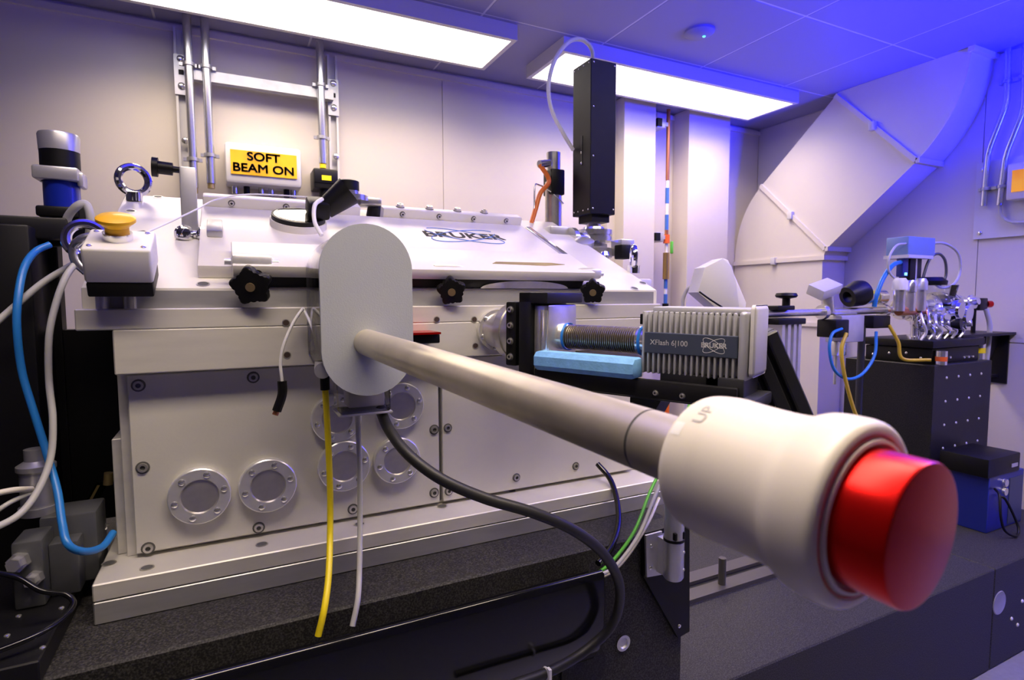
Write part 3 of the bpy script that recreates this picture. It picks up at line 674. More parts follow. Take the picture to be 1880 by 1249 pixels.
for v in me.vertices:
    x, y = v.co.x, v.co.y
    v.co = onh(0.5265 + (-y)*0.9, math.radians(47) + x/0.031, 0.00025)
put_mesh('lettering', me, hd, Matrix.Identity(4))
# connector box under the plate
q0 = aY(622, 716, 0.745); q1 = aY(715, 752, 0.745)
O('connector_box', box(BM(), q0.x, q1.x, 0.735, 0.79, q1.z, q0.z+0.012, bev=0.003), 'acrylic', ta)
O('connector_core', box(BM(), q0.x+0.012, q1.x-0.006, 0.745, 0.782, q1.z+0.006, q0.z+0.012, bev=0.002), 'white_handle', ta)
O('connector_foot', box(BM(), q0.x-0.002, q1.x+0.002, 0.735, 0.79, q1.z-0.003, q1.z, bev=0.001), 'white_metal', ta)

# ---- cables of the arm
def cable(name, pts, r, m_, label, cat='cable', ends=()):
    o = O(name, sweep(BM(), pts, r, 12, 8), m_); tag(o, label, cat); return o
o = cable('yellow_cable', [aY(597,712,0.79), aY(602,800,0.79), aY(606,900,0.785), aY(606,980,0.77), aY(603,1060,0.73), aY(595,1120,0.705), aY(584,1168,0.700)], 0.0042, 'cable_yellow', 'bright yellow cable hanging in front of the chamber')
O('plug', cyl(BM(), aY(596,690,0.79), aY(597,716,0.79), 0.0062), 'black', o)
cable('grey_cable', [aY(656,755,0.765), aY(660,850,0.765), aY(661,950,0.76), aY(660,1040,0.735), aY(657,1100,0.71), aY(647,1150,0.700)], 0.0036, 'cable_grey', 'thin pale grey cable hanging right of the yellow cable')
cable('black_cable', [aY(698,752,0.765), aY(715,790,0.72), aY(750,835,0.68), aY(810,880,0.65), aY(890,915,0.63), aY(980,942,0.61), aY(1055,975,0.60), aY(1110,1020,0.61), aY(1138,1080,0.63), aY(1125,1145,0.655), aY(1075,1195,0.668), aY(1010,1233,0.664), aY(930,1262,0.662), aY(860,1290,0.66)], 0.0072, 'rubber', 'thick black hose curving under the steel transfer arm')
o = thing('cable_tie', aY(1003, 1237, 0.664), 'pale cable tie around the thick black hose', 'cable tie')
O('band', sweep(BM(), [aY(1003,1237,0.664)+Vector((0.0,0.0078*math.cos(a),0.0078*math.sin(a))) for a in [2*math.pi*k/14 for k in range(15)]], 0.0018, 6, smooth=False), 'cable_white', o)
O('tail', box(BM(), *(lambda q: (q.x-0.002, q.x+0.002, q.y-0.012, q.y-0.004, q.z-0.010, q.z+0.012))(aY(1003,1237,0.664))), 'cable_white', o)
o = cable('sensor_lead', [aY(556,567,0.83), aY(540,590,0.825), aY(522,630,0.82), aY(515,665,0.82), aY(518,700,0.82)], 0.0022, 'cable_white', 'thin white lead ending in a black plug by the grey cover plate')
O('plug', sweep(BM(), [aY(518,700,0.82), aY(518,725,0.82), aY(508,755,0.82)], 0.0062), 'black', o)
O('plug_tip', cyl(BM(), aY(508,755,0.82), aY(505,762,0.82), 0.004), 'copper', o)
cable('inner_lead', [aY(556,566,0.835), aY(566,585,0.82), aY(576,610,0.80), aY(582,640,0.79)], 0.002, 'cable_white', 'thin white lead inside the clear cover')

# ================================================================== DETECTOR (finned head on an arm out of the collar)
S0 = aY(910, 606, 0.85)
e1 = Vector((0.444, -0.896, -0.012)).normalized(); e2 = Vector((-0.896, -0.444, 0)).normalized(); e3 = e1.cross(e2).normalized()
if e3.z < 0: e3 = -e3
DM = frame(S0, e1, e2, e3)
def D(s, y, z): return DM @ Vector((s, y, z))
dt = thing('xray_detector', (S0.x+0.1, S0.y-0.25, S0.z-0.09), 'grey finned detector head on a steel flange arm out of the chamber', 'detector')
O('port_stub', lathe(BM(), [(-0.030,0),(-0.030,0.030),(0.030,0.030),(0.030,0)], S0, e1, 32), 'steel', dt)
O('port_ring', lathe(BM(), [(0,0.034),(0.010,0.034),(0.010,0.020),(0.011,0)], (S0.x, 0.85, S0.z), (0,-1,0), 32), 'polished', dt)
for k in range(6):
    a = math.radians(60*k+20); inst('flange_bolt', DOME, dt, (S0.x+0.029*math.cos(a), 0.8405, S0.z+0.029*math.sin(a)), (0,-1,0))
fg = O('flange', lathe(BM(), [(0.028,0.02),(0.028,0.043),(0.040,0.043),(0.040,0.040),(0.044,0.040),(0.044,0.043),(0.056,0.043),(0.056,0)], S0, e1, 40), 'steel', dt)
bfl = O('black_flange', box(BM(), 0.056, 0.076, -0.046, 0.046, -0.050, 0.048, DM, bev=0.003), 'black', dt)
for y in (-0.036, 0, 0.036):
    for z in (-0.040, 0.038): inst('small_bolt', BOLT_SMALL, bfl, D(0.056, y, z), -e1)
for z in (-0.036, -0.012, 0.012, 0.036): inst('small_bolt', BOLT_SMALL, bfl, D(0.066, 0.046, z), e2)
O('gate_plate', box(BM(), 0.084, 0.106, -0.05, 0.050, -0.068, 0.062, DM, bev=0.002), 'black_anod', dt)
O('gate_top', box(BM(), 0.084, 0.135, -0.05, 0.050, 0.046, 0.062, DM, bev=0.002), 'black_anod', dt)
O('gate_body', box(BM(), 0.106, 0.132, -0.038, 0.042, -0.062, 0.044, DM, bev=0.003), 'steel', dt)
O('gate_post', cyl(BM(), D(0.124, 0.040, -0.062), D(0.124, 0.040, 0.036), 0.006), 'polished', dt)
AXZ = -0.004
O('end_collar', lathe(BM(), [(0.128,0.010),(0.132,0.020),(0.141,0.020),(0.143,0.016)], D(0,0,AXZ), e1, 32), 'polished', dt)
bp_ = []; s = 0.142
while s < 0.255: bp_ += [(s, 0.0150), (s+0.0010, 0.0185), (s+0.0020, 0.0185), (s+0.0028, 0.0150)]; s += 0.0032
O('bellows', lathe(BM(), bp_, D(0,0,AXZ), e1, 28), 'bellows', dt)
O('end_collar', lathe(BM(), [(0.254,0.016),(0.257,0.020),(0.268,0.020),(0.270,0.012),(0.276,0.012)], D(0,0,AXZ), e1, 32), 'polished', dt)
for s in (0.139, 0.260): O('blue_strap', lathe(BM(), [(s,0.0208),(s+0.004,0.0208),(s+0.004,0.0202),(s,0.0202)], D(0,0,AXZ), e1, 24), 'cable_blue', dt)
# head: core, fins, strip
HS0, HS1, HW, HZ0, HZ1 = 0.274, 0.400, 0.034, -0.043, 0.038
hc = O('head_core', box(BM(), HS0+0.002, HS1, -HW, HW-0.006, HZ0+0.003, HZ1-0.003, DM, bev=0.004), 'fin_gap', dt)
bm = BM(); box(bm, 0, 0.0036, -HW-0.002, HW, HZ0, HZ1, bev=0.0016, seg=2)
fin_me = mesh(bm, 'fin', 'fin_alu')
NF = 18
for k in range(NF):
    o = bpy.data.objects.new('fin', fin_me); col.objects.link(o); o.parent = dt
    M2 = DM @ Matrix.Translation((HS0+(HS1-HS0-0.0036)*k/(NF-1), 0, 0)); M2.translation -= OFF[dt]
    o.matrix_local = M2; OFF[o] = OFF[dt]
O('end_cap', box(BM(), HS1-0.004, HS1+0.006, -HW-0.004, HW+0.001, HZ0-0.001, HZ1+0.002, DM, bev=0.004, seg=3), 'fin_alu', dt)
O('end_cap', box(BM(), HS1+0.006, HS1+0.014, -HW-0.002, HW-0.006, HZ0+0.004, HZ1+0.010, DM, bev=0.006, seg=3), 'white_metal', dt)
O('top_cover', box(BM(), HS0+0.01, HS1+0.004, -HW-0.002, HW-0.008, HZ1-0.002, HZ1+0.006, DM, bev=0.003), 'fin_alu', dt)
sp = O('name_strip', box(BM(), HS0+0.004, HS1-0.004, HW-0.004, HW+0.0012, -0.016, 0.011, DM, bev=0.0008, seg=1), 'strip_blue', dt, 0)
TM = frame(D(HS0+0.037, HW+0.0013, -0.002), e1, e3, e2)
put_mesh('lettering', text_mesh('lettering', 'XFlash 6|100', 0.0095, 'print_white', 0.0001, 0.0001), sp, TM)
TM = frame(D(HS0+0.094, HW+0.0013, -0.002), e1, e3, e2)
put_mesh('lettering', text_mesh('lettering', 'BRUKER', 0.0085, 'print_white', 0.0003, 0.0001), sp, TM)
bm = BM()
for ang in (0.55, -0.55): arc_ring(bm, 0.0150, 0.0055, TM @ Matrix.Rotation(ang, 4, 'Z'), 0.00025, 36)
O('orbit_emblem', bm, 'print_white', sp)
O('plug', box(BM(), HS0-0.008, HS0+0.001, 0.008, 0.024, 0.020, 0.034, DM, bev=0.001), 'black', dt)
# carrying rail
O('rail', box(BM(), 0.106, 0.42, -0.040, 0.040, -0.077, -0.062, DM, bev=0.002), 'alu_dark', dt)
O('rail_edge', box(BM(), 0.11, 0.40, 0.036, 0.046, -0.074, -0.050, DM, bev=0.002), 'black_anod', dt)
O('rail_saddle', box(BM(), 0.30, 0.36, -0.030, 0.034, -0.064, -0.040, DM, bev=0.002), 'black_anod', dt)
O('rail_saddle', box(BM(), 0.374, 0.405, -0.03, 0.036, -0.064, -0.040, DM, bev=0.002), 'alu_dark', dt)
for s in (0.30, 0.335): inst('small_bolt', BOLT_SMALL, dt, D(s, 0.046, -0.066), e2, s=0.7)
O('rail_nut', cyl(BM(), D(0.19, 0.035, -0.083), D(0.19, 0.035, -0.076), 0.009), 'black', dt)
O('knee_bracket', prism(BM(), [D(0.255, -0.02, -0.077), D(0.30, -0.02, -0.077), D(0.27, -0.02, -0.135), D(0.255, -0.02, -0.135)], e2*0.045), 'alu_dark', dt, 0)
# slanted T-slot profile that holds the rail, grooves facing the viewer
P = D(0.385, -0.055, -0.030); Q = P + Vector((0.09, -0.034, -0.20)); ax = (Q-P).normalized()
fx = ax.cross(Vector((-0.45, -0.88, 0.0))).normalized(); fy = fx.cross(ax).normalized()
if fy.dot(Vector((-0.45,-0.88,0))) < 0: fy = -fy
PM = frame(P, fx, fy, ax); L_ = (Q-P).length
bm = BM(); box(bm, -0.045, 0.045, -0.022, 0.010, -0.03, L_, PM)
for x in (-0.045, -0.021, 0.003, 0.027): box(bm, x, x+0.017, 0.010, 0.022, -0.03, L_, PM, bev=0.002, seg=1)
O('slant_profile', bm, 'alu_dark', dt, 0)
O('profile_edge', box(BM(), 0.045, 0.049, -0.020, 0.022, -0.03, L_, PM), 'alu', dt, 0)
# blue foam pad on the rail
bm = BM(); prof = [D(0.118, 0.030, -0.050), D(0.118, 0.056, -0.050), D(0.118, 0.062, -0.043), D(0.118, 0.062, -0.030), D(0.118, 0.056, -0.023), D(0.118, 0.034, -0.023)]
prism(bm, prof, e1*0.158, bev=0.005); o = O('foam_pad', bm, 'foam_blue'); tag(o, 'light blue foam pad lying below the detector bellows', 'foam')

# white tilted shield behind the detector head
sh = thing('shield_cover', aY(1320, 560, 0.86)+Vector((0,0,-0.04)), 'pale grey tilted plastic cover behind the finned detector', 'cover')
O('panel', prism(BM(), [aY(u, v, 0.86) for u, v in ((1281,537),(1294,491),(1327,474),(1343,487),(1352,515),(1360,580),(1330,580))], (0.02, 0.05, 0), bev=0.003), 'white_metal', sh)
O('side_panel', prism(BM(), [aY(u, v, 0.875) for u, v in ((1327,474),(1337,478),(1370,556),(1366,585),(1356,585))], (0.03, 0.03, 0), bev=0.002), 'white_plastic', sh)
O('stem', cyl(BM(), aY(1345, 575, 0.89), aY(1345, 715, 0.89), 0.012), 'alu', sh)
cable('grey_lead', [aY(1253,575,0.95), aY(1254,550,0.95), aY(1262,532,0.94), aY(1275,526,0.92), aY(1290,530,0.90)], 0.004, 'cable_grey', 'short grey lead arching into the pale tilted cover')
cable('dark_lead', [aY(1284,536,0.85), aY(1305,551,0.845), aY(1335,570,0.84)], 0.0018, 'black', 'thin dark lead along the bottom edge of the pale tilted cover')

# orange plug and lines seen under the detector rail
og = thing('orange_plug', aY(1222, 740, 0.80), 'orange toothed plastic cap under the detector rail', 'cap')
c = aY(1222, 718, 0.80)
bm = BM()
for k in range(9):
    a = 2*math.pi*k/9; cyl(bm, c+Vector((-0.016, 0.0, 0)), c+Vector((-0.020, 0.011*math.cos(a)*1.2, 0.011*math.sin(a)*1.4)), 0.004, 0.002, 8)
O('teeth', bm, 'orange', og)
O('bulb', lathe(BM(), [(-0.018,0),(-0.016,0.011),(-0.005,0.0165),(0.006,0.0155),(0.013,0.009),(0.015,0)], c, (0.75,-0.62,-0.1), 28), 'orange', og)
O('centre', lathe(BM(), [(0.013,0.006),(0.0158,0.006),(0.0158,0)], c, (0.75,-0.62,-0.1), 16), 'cable_grey', og)
O('stalk', cyl(BM(), c+Vector((0,0,-0.10)), c+Vector((0,0,-0.012)), 0.007), 'orange', og)
cable('green_hose', [aY(1276,700,0.80), aY(1268,725,0.80), aY(1262,755,0.79), aY(1230,830,0.76), aY(1195,900,0.74), aY(1165,975,0.71), aY(1125,1030,0.70), aY(1098,1052,0.70)], 0.0027, 'cable_green', 'green striped hose running down behind the steel arm')
cable('clear_hose', [aY(1284,702,0.788), aY(1278,727,0.788), aY(1270,760,0.778), aY(1240,832,0.748), aY(1205,905,0.723), aY(1174,980,0.693), aY(1132,1038,0.685), aY(1099,1058,0.686)], 0.0030, 'cable_grey', 'pale grey hose running beside the green hose')
cable('cream_hose', [aY(1210,915,0.745), aY(1190,960,0.715), aY(1160,1010,0.70), aY(1130,1045,0.695), aY(1098,1063,0.70)], 0.0026, 'white_handle', 'thin cream hose at the end of the black trough')
cable('black_hose', [aY(1097,852,0.86), aY(1120,880,0.83), aY(1133,920,0.79), aY(1135,965,0.75), aY(1122,1005,0.72), aY(1098,1035,0.70)], 0.0050, 'black_gloss', 'shiny black hose from the chamber front down to the trough')
o = thing('corrugated_hose', aY(1287, 765, 0.84), 'dark grey ribbed hose under the finned detector', 'hose')
bm = BM(); p0, p1 = aY(1293, 700, 0.84), aY(1284, 765, 0.84); dd = p1-p0; L_ = dd.length; pr = [(0,0)]; s = 0
while s < L_: pr += [(s,0.0095),(s+0.003,0.0115),(s+0.005,0.0115),(s+0.007,0.0095)]; s += 0.008
lathe(bm, pr, p0, dd, 18); O('ribs', bm, 'valve_grey', o)
O('tail', sweep(BM(), [p1, p1+dd*0.5, p1+dd*1.2], 0.0095), 'valve_grey', o)
cable('green_lead', [aY(1296,712,0.86), aY(1310,724,0.86), aY(1335,728,0.86), aY(1360,722,0.87)], 0.003, 'cable_green', 'short green lead under the detector rail')

# ================================================================== ACTUATOR ON THE CHAMBER (tall black box)
ac = thing('linear_actuator', (0.82, 1.19, 0.045), 'tall black actuator box standing on steel flanges at the chamber', 'actuator')
X0, X1, Y0, Y1, Z0, Z1 = 0.784, 0.858, 1.15, 1.228, 0.204, 0.565
O('housing', box(BM(), X0, X1, Y0, Y1, Z0, Z1, bev=0.0015, seg=1), 'black_box', ac, 0)
for x, z in ((X0+0.008, Z1-0.008), (X1-0.006, Z1-0.008), (X0+0.008, Z1-0.11), (X0+0.008, Z1-0.225), (X0+0.008, Z0+0.012), (X1-0.006, Z0+0.012)): inst('screw', SCREW, ac, (x, Y0, z), (0,-1,0), s=0.7)
for y in (Y0+0.008, Y0+0.03, Y0+0.052, Y0+0.07):
    for z in (Z1-0.008, Z0+0.01): inst('screw', SCREW, ac, (X0, y, z), (-1,0,0), s=0.6)
O('indicator_slot', box(BM(), X0-0.0012, X0, Y0+0.034, Y0+0.040, Z0+0.12, Z0+0.19), 'alu_dark', ac, 0)
for z in (0.125, 0.15): inst('screw', SCREW, ac, (X0-0.001, Y0+0.037, Z0+z), (-1,0,0), s=0.9)
cx_, cy_ = 0.822, 1.19
O('neck_plate', box(BM(), X0+0.012, X1-0.010, Y0+0.010, Y1-0.01, Z0-0.018, Z0), 'black', ac, 0)
O('shaft', cyl(BM(), (cx_, cy_, 0.15), (cx_, cy_, Z0-0.017), 0.018), 'polished', ac)
O('shaft_flange', lathe(BM(), [(0.0,0),(0.0,0.030),(0.006,0.030),(0.006,0.047),(0.018,0.047),(0.018,0.043),(0.022,0.043),(0.022,0.047),(0.034,0.047),(0.036,0.028),(0.042,0.026),(0.042,0)], (cx_, cy_, 0.134), (0,0,1), 32), 'polished', ac)
O('lower_flange', lathe(BM(), [(0,0.036),(0.02,0.036),(0.02,0.026),(0.055,0.026),(0.055,0.046),(0.078,0.046),(0.080,0.034),(0.0885,0.034),(0.0885,0)], (cx_, cy_, 0.0455), (0,0,1), 32), 'steel', ac)
O('side_valve', box(BM(), cx_+0.045, cx_+0.085, cy_-0.055, cy_-0.01, 0.105, 0.145, bev=0.003), 'alu', ac)
O('side_coil', box(BM(), cx_+0.030, cx_+0.060, cy_-0.075, cy_-0.045, 0.095, 0.130, bev=0.003), 'black', ac)
O('elbow_flange', lathe(BM(), [(0,0),(0,0.030),(0.012,0.030),(0.012,0.020),(0.05,0.020)], (cx_-0.085, cy_-0.02, 0.140), (1,0.1,0.0), 28), 'polished', ac)
O('elbow_block', box(BM(), cx_-0.135, cx_-0.080, cy_-0.02, cy_+0.035, 0.135, 0.172, bev=0.004), 'alu', ac)
O('ball_fitting', lathe(BM(), [(-0.012,0),(-0.008,0.009),(0,0.012),(0.008,0.009),(0.012,0)], (cx_-0.045, cy_-0.11, 0.098), (0,0,1), 18), 'chrome', ac)
O('round_knob', lathe(BM(), [(0,0.024),(0.014,0.026),(0.020,0.018),(0.022,0)], (cx_-0.07, cy_-0.06, 0.120), (-0.2,-0.3,0.9), 24), 'alu', ac)
# valve behind it with orange lead
vv = thing('pneumatic_valve', (0.77, 1.29, 0.045), 'steel pneumatic valve standing left behind the black actuator', 'valve')
O('column', cyl(BM(), (0.765, 1.29, 0.0455), (0.765, 1.29, 0.30), 0.022), 'steel', vv)
O('block', box(BM(), 0.745, 0.785, 1.265, 1.31, 0.265, 0.33, bev=0.004), 'black_anod', vv)
O('head', cyl(BM(), (0.765, 1.29, 0.32), (0.765, 1.29, 0.375), 0.018), 'steel', vv)
O('side_fitting', cyl(BM(), (0.745, 1.28, 0.345), (0.715, 1.275, 0.338), 0.010), 'polished', vv)
cable('orange_lead', [Vector((0.716,1.275,0.338)), aY(1008,332,1.27), aY(992,355,1.265), aY(983,385,1.26), aY(975,412,1.25)], 0.006, 'orange_dark', 'short orange hose behind the hatch, left of the actuator')
cable('bent_wire', [aY(1034,374,1.27), aY(1012,352,1.27), aY(990,340,1.27), aY(982,342,1.265), aY(981,380,1.26), aY(980,410,1.25)], 0.0022, 'conduit', 'thin bent steel line beside the orange hose')
cable('actuator_cable', [(X0+0.03, Y0+0.035, Z1+0.001), (X0+0.022, Y0+0.03, Z1+0.035), aY(1068,73,1.18), aY(1043,78,1.18), aY(1018,112,1.18), aY(1007,160,1.18), aY(1014,205,1.19), aY(1034,245,1.205), aY(1052,275,1.22)], 0.0048, 'cable_white', 'white cable looping over the top of the black actuator box')

# cord from the button box to the hinge
o = cable('thin_cord', [aY(262,430,0.90), aY(320,404,0.99), aY(362,384,1.04), aY(400,366,1.10), aY(470,357,1.12), aY(620,366,1.14)], 0.0014, 'cable_white', 'thin white cord from the yellow button to the hinge bar')
O('cord_end', cyl(BM(), aY(247,432,0.90), aY(264,430,0.92), 0.005), 'black', o)

# ================================================================== TABLE FRONT: trough, plate, tube holder
t = thing('cable_trough', (0.0, 0.70, -0.52), 'glossy black plastic cable trough along the granite table front', 'trough')
prof = [(GF-0.001, -0.430), (0.712, -0.445), (0.702, -0.447), (0.693, -0.438), (0.691, -0.420), (0.6905, -0.4155), (0.6880, -0.4125), (0.6845, -0.4125), (0.6815, -0.4155), (0.680, -0.425), (0.678, -0.46), (0.680, -0.50), (0.690, -0.54), (0.706, -0.565), (GF-0.001, -0.575)]
O('shell', prism(BM(), [(-1.05, y, z) for y, z in prof], (1.05+0.493, 0, 0)), 'black_gloss', t, 60)
O('end_seal', prism(BM(), [(0.4935, y, z) for y, z in prof[8:]] + [(0.4935, GF-0.001, -0.45)], (0.001, 0, 0)), 'black', t, 0)
t = thing('corner_plate', (0.65, GF-0.01, -0.6), 'black pointed mounting plate on the right end of the table', 'plate')
O('plate', prism(BM(), [aY(u, v, GF-0.008) for u, v in ((1182,980),(1266,958),(1266,1160),(1245,1172),(1182,1060))], (0, 0.0078, 0)), 'black', t, 0)
q = aY(1247, 1150, GF-0.008); inst('screw', SCREW, t, q, (0,-1,0))
t = thing('tube_holder', (0.64, 0.70, -0.48), 'grey aluminium tube socket screwed to the black corner plate', 'tube holder')
c0, c1 = aY(1236, 1062, 0.685), aY(1236, 992, 0.685)
O('socket', lathe(BM(), [(0,0),(0,0.014),(0.004,0.0165),((c1-c0).z,0.0165),((c1-c0).z,0)], c0, (0,0,1), 32), 'alu', t)
O('seal', cyl(BM(), (c0.x, c0.y, c1.z), (c0.x, c0.y, c1.z+0.004), 0.0170), 'black', t)
up_ = O('upper_tube', cyl(BM(), (c0.x, c0.y, c1.z+0.004), (c0.x, c0.y, -0.245), 0.0160), 'alu', t)
for dx in (-0.010, 0.007): O('slot', box(BM(), c0.x+dx-0.0025, c0.x+dx+0.0025, c0.y-0.0164, c0.y-0.010, c1.z+0.006, c1.z+0.018, bev=0.001), 'black', up_, 0)
O('wing_plate', prism(BM(), [aY(u, v, 0.708) for u, v in ((1186,984),(1216,976),(1216,1056),(1188,1061))], (0, 0.005, 0), bev=0.001), 'alu', t)
O('web', box(BM(), c0.x-0.014, c0.x+0.010, 0.690, 0.7135, c0.z+0.004, c1.z), 'alu', t, 0)
for u, v in ((1196,1003),(1194,1043)): inst('screw', SCREW, t, aY(u, v, 0.7078), (0,-1,0))
for u, v in ((1251,1018),(1251,1050)): q = aY(u, v, 0.668); inst('screw', SCREW, t, (c0.x+0.009, 0.6715, q.z), (0.4,-1,0), s=0.8)

# ================================================================== RIGHT SIDE: post, beam pipe, instrument
t = thing('profile_post', (1.59, 1.25, SL), 'upright grey aluminium profile post carrying the beam pipe', 'post')
bm = BM(); box(bm, 1.545, 1.635, 1.215, 1.285, SL, -0.085)
for x in (1.545, 1.572, 1.599, 1.622): box(bm, x, x+0.013, 1.205, 1.215, SL, -0.085)
O('profile', bm, 'alu', t, 0)
O('clamp_base', box(BM(), 1.52, 1.65, 1.20, 1.30, -0.085, -0.066, bev=0.003), 'black', t)
O('clamp_strap', box(BM(), 1.535, 1.615, 1.215, 1.285, -0.040, -0.026, bev=0.003), 'black', t)
O('knob', lathe(BM(), [(0,0.012),(0.026,0.012),(0.030,0.030),(0.036,0.034),(0.044,0.030),(0.046,0)], (1.61, 1.245, -0.030), (0,0,1), 24), 'black', t)
t = thing('beam_pipe', (1.85, 1.25, -0.07), 'long thin steel beam pipe running to the instrument on the block', 'pipe')
O('pipe', cyl(BM(), (1.40, 1.25, -0.052), (2.40, 1.25, -0.046), 0.0125), 'steel', t)
for x in (1.79, 2.13): O('pipe_joint', lathe(BM(), [(0,0.012),(0,0.024),(0.012,0.026),(0.02,0.024),(0.02,0.012)], (x, 1.25, -0.05), (1,0,0), 20), 'polished', t)

ins = thing('beam_instrument', (2.38, 1.25, -0.24), 'cluttered steel vacuum instrument on a black stage on the granite block', 'instrument')
ZB = -0.24
O('stage_base', box(BM(), 2.225, 2.54, 1.125, 1.36, ZB, ZB+0.055, bev=0.003), 'black', ins)
O('stage_top', box(BM(), 2.21, 2.56, 1.115, 1.37, ZB+0.058, ZB+0.085, bev=0.003), 'black', ins)
for x, z in ((2.30, 0.02), (2.345, 0.02), (2.44, 0.015), (2.47, 0.015), (2.50, 0.015)): inst('screw', SCREW, ins, (x, 1.125, ZB+z), (0,-1,0), s=1.5)
for y, z in ((1.16, 0.02), (1.21, 0.035), (1.27, 0.03), (1.33, 0.02)): inst('screw', SCREW, ins, (2.225, y, ZB+z), (-1,0,0), s=1.5)
O('motor_can', cyl(BM(), (2.245, 1.105, ZB+0.001), (2.245, 1.105, ZB+0.05), 0.018), 'polished', ins)
O('motor_label', lathe(BM(), [(0.014,0.0183),(0.03,0.0183)], (2.245, 1.105, ZB), (0,0,1)), 'orange', ins)
O('motor_can', cyl(BM(), (2.575, 1.14, ZB+0.001), (2.575, 1.14, ZB+0.06), 0.020), 'polished', ins)
O('motor_label', lathe(BM(), [(0.025,0.0203),(0.045,0.0203)], (2.575, 1.14, ZB), (0,0,1)), 'cable_yellow', ins)
ZT = ZB+0.085
for x, y, r_, zt in ((2.25,1.20,0.012,-0.06), (2.30,1.22,0.016,-0.06), (2.36,1.25,0.020,-0.05), (2.43,1.22,0.014,-0.07), (2.48,1.26,0.016,-0.06), (2.335,1.17,0.009,-0.09)):
    O('leg', lathe(BM(), [(0,0),(0,r_*1.6),(0.01,r_*1.6),(0.012,r_),(zt-ZT-0.01,r_),(zt-ZT-0.01,r_*1.4),(zt-ZT,r_*1.4),(zt-ZT,0)], (x, y, ZT), (0,0,1), 18), 'polished', ins)
# main horizontal vessel with flanges
O('vessel', cyl(BM(), (2.22, 1.24, -0.04), (2.62, 1.24, -0.04), 0.032), 'steel', ins)
for x, r_ in ((2.235, 0.045), (2.30, 0.052), (2.40, 0.05), (2.455, 0.06), (2.475, 0.06), (2.53, 0.055), (2.55, 0.055), (2.60, 0.048)):
    fo = O('flange', lathe(BM(), [(0,0),(0,r_),(0.012,r_),(0.012,0)], (x, 1.24, -0.04), (1,0,0), 24), 'polished', ins)
    for k in range(6):
        a = 2*math.pi*k/6+0.3; inst('flange_bolt', DOME, fo, (x, 1.24+r_*0.8*math.cos(a), -0.04+r_*0.8*math.sin(a)), (-1,0,0), s=1.2)
O('front_port', lathe(BM(), [(0,0.026),(0.06,0.026),(0.06,0.042),(0.075,0.042),(0.075,0.03),(0.08,0.03),(0.08,0)], (2.43, 1.22, -0.045), (0.1,-1,-0.05), 24), 'chrome', ins)
O('front_port', lathe(BM(), [(0,0.02),(0.05,0.02),(0.05,0.034),(0.062,0.034),(0.062,0)], (2.53, 1.22, -0.06), (0.1,-1,-0.1), 24), 'polished', ins)
# vertical bottles
for x, y, z1, r_, mm in ((2.13,1.19,0.085,0.024,'white_plastic'), (2.185,1.185,0.078,0.020,'polished'), (2.24,1.18,0.085,0.021,'alu')):
    bt = O('turret', lathe(BM(), [(0,0.018),(0.05,0.018),(0.07,r_*0.8),(z1+0.0,r_*0.8)], (x, y, -0.05), (0,0,1), 20), 'steel', ins)
    O('turret_cap', lathe(BM(), [(0,0),(0,r_),(0.030,r_),(0.042,r_*0.7),(0.042,0)], (x, y, z1-0.06), (0,0,1), 20), mm, bt)
O('actuator', box(BM(), 2.27, 2.345, 1.235, 1.275, 0.045, 0.16, bev=0.003), 'black_box', ins)
O('actuator_head', box(BM(), 2.225, 2.40, 1.22, 1.30, 0.155, 0.222, bev=0.004), 'box_blue', ins)
O('head_plate', box(BM(), 2.22, 2.38, 1.215, 1.305, 0.143, 0.155), 'white_metal', ins, 0)
O('head_stem', cyl(BM(), (2.31, 1.25, -0.03), (2.31, 1.25, 0.145), 0.016), 'alu', ins)
bs = O('plug_block', box(BM(), 2.225, 2.26, 1.235, 1.26, 0.075, 0.145, bev=0.003), 'psu_blue', ins)
O('plug_light', box(BM(), 2.235, 2.25, 1.2335, 1.235, 0.08, 0.09), 'led_green', bs, 0)
O('handwheel', lathe(BM(), [(0,0.02),(0,0.06),(0.015,0.062),(0.03,0.045),(0.03,0)], (2.40, 1.24, 0.045), (0,0,1), 24), 'black', ins)
O('clear_bowl', lathe(BM(), [(0,0.06),(0.045,0.07),(0.045,0.066),(0.004,0.056),(0.004,0)], (2.46, 1.24, 0.0), (0,0,1), 28), 'acrylic', ins)
O('side_arm', cyl(BM(), (2.62, 1.24, -0.03), (2.72, 1.23, -0.03), 0.018), 'black', ins)
O('side_arm_end', box(BM(), 2.70, 2.76, 1.20, 1.26, -0.055, -0.005, bev=0.004), 'black_anod', ins)
for x in (2.60, 2.70): O('side_rod', cyl(BM(), (x, 1.22, -0.145), (x, 1.22, -0.04), 0.008), 'black', ins)
O('red_cap', cyl(BM(), (2.765, 1.21, -0.03), (2.79, 1.205, -0.03), 0.014), 'red', ins)
rnd = random.Random(7)
for k in range(14):
    x = 2.26+0.026*k; y = 1.17+0.03*rnd.random(); z = -0.11+0.10*rnd.random(); r_ = 0.008+0.008*rnd.random()
    d_ = Vector((rnd.uniform(-.6,.6), -1, rnd.uniform(-.6,.6)))
    O('fitting', lathe(BM(), [(0,0),(0,r_),(0.03,r_),(0.03,r_*1.8),(0.038,r_*1.8),(0.040,r_),(0.055,r_*0.9),(0.055,0)], (x, y+0.03, z), d_, 14), ('chrome', 'polished', 'flange_alu', 'polished')[k % 4], ins)
for k in range(6):
    x = 2.22+0.05*k; O('thin_tube', sweep(BM(), [(x, 1.16, ZT), (x+0.01, 1.15, ZT+0.03), (x-0.01*k, 1.155, ZT+0.06), (x+0.02, 1.18, -0.05)], 0.005, 8), 'polished' if k % 2 else 'flange_alu', ins)
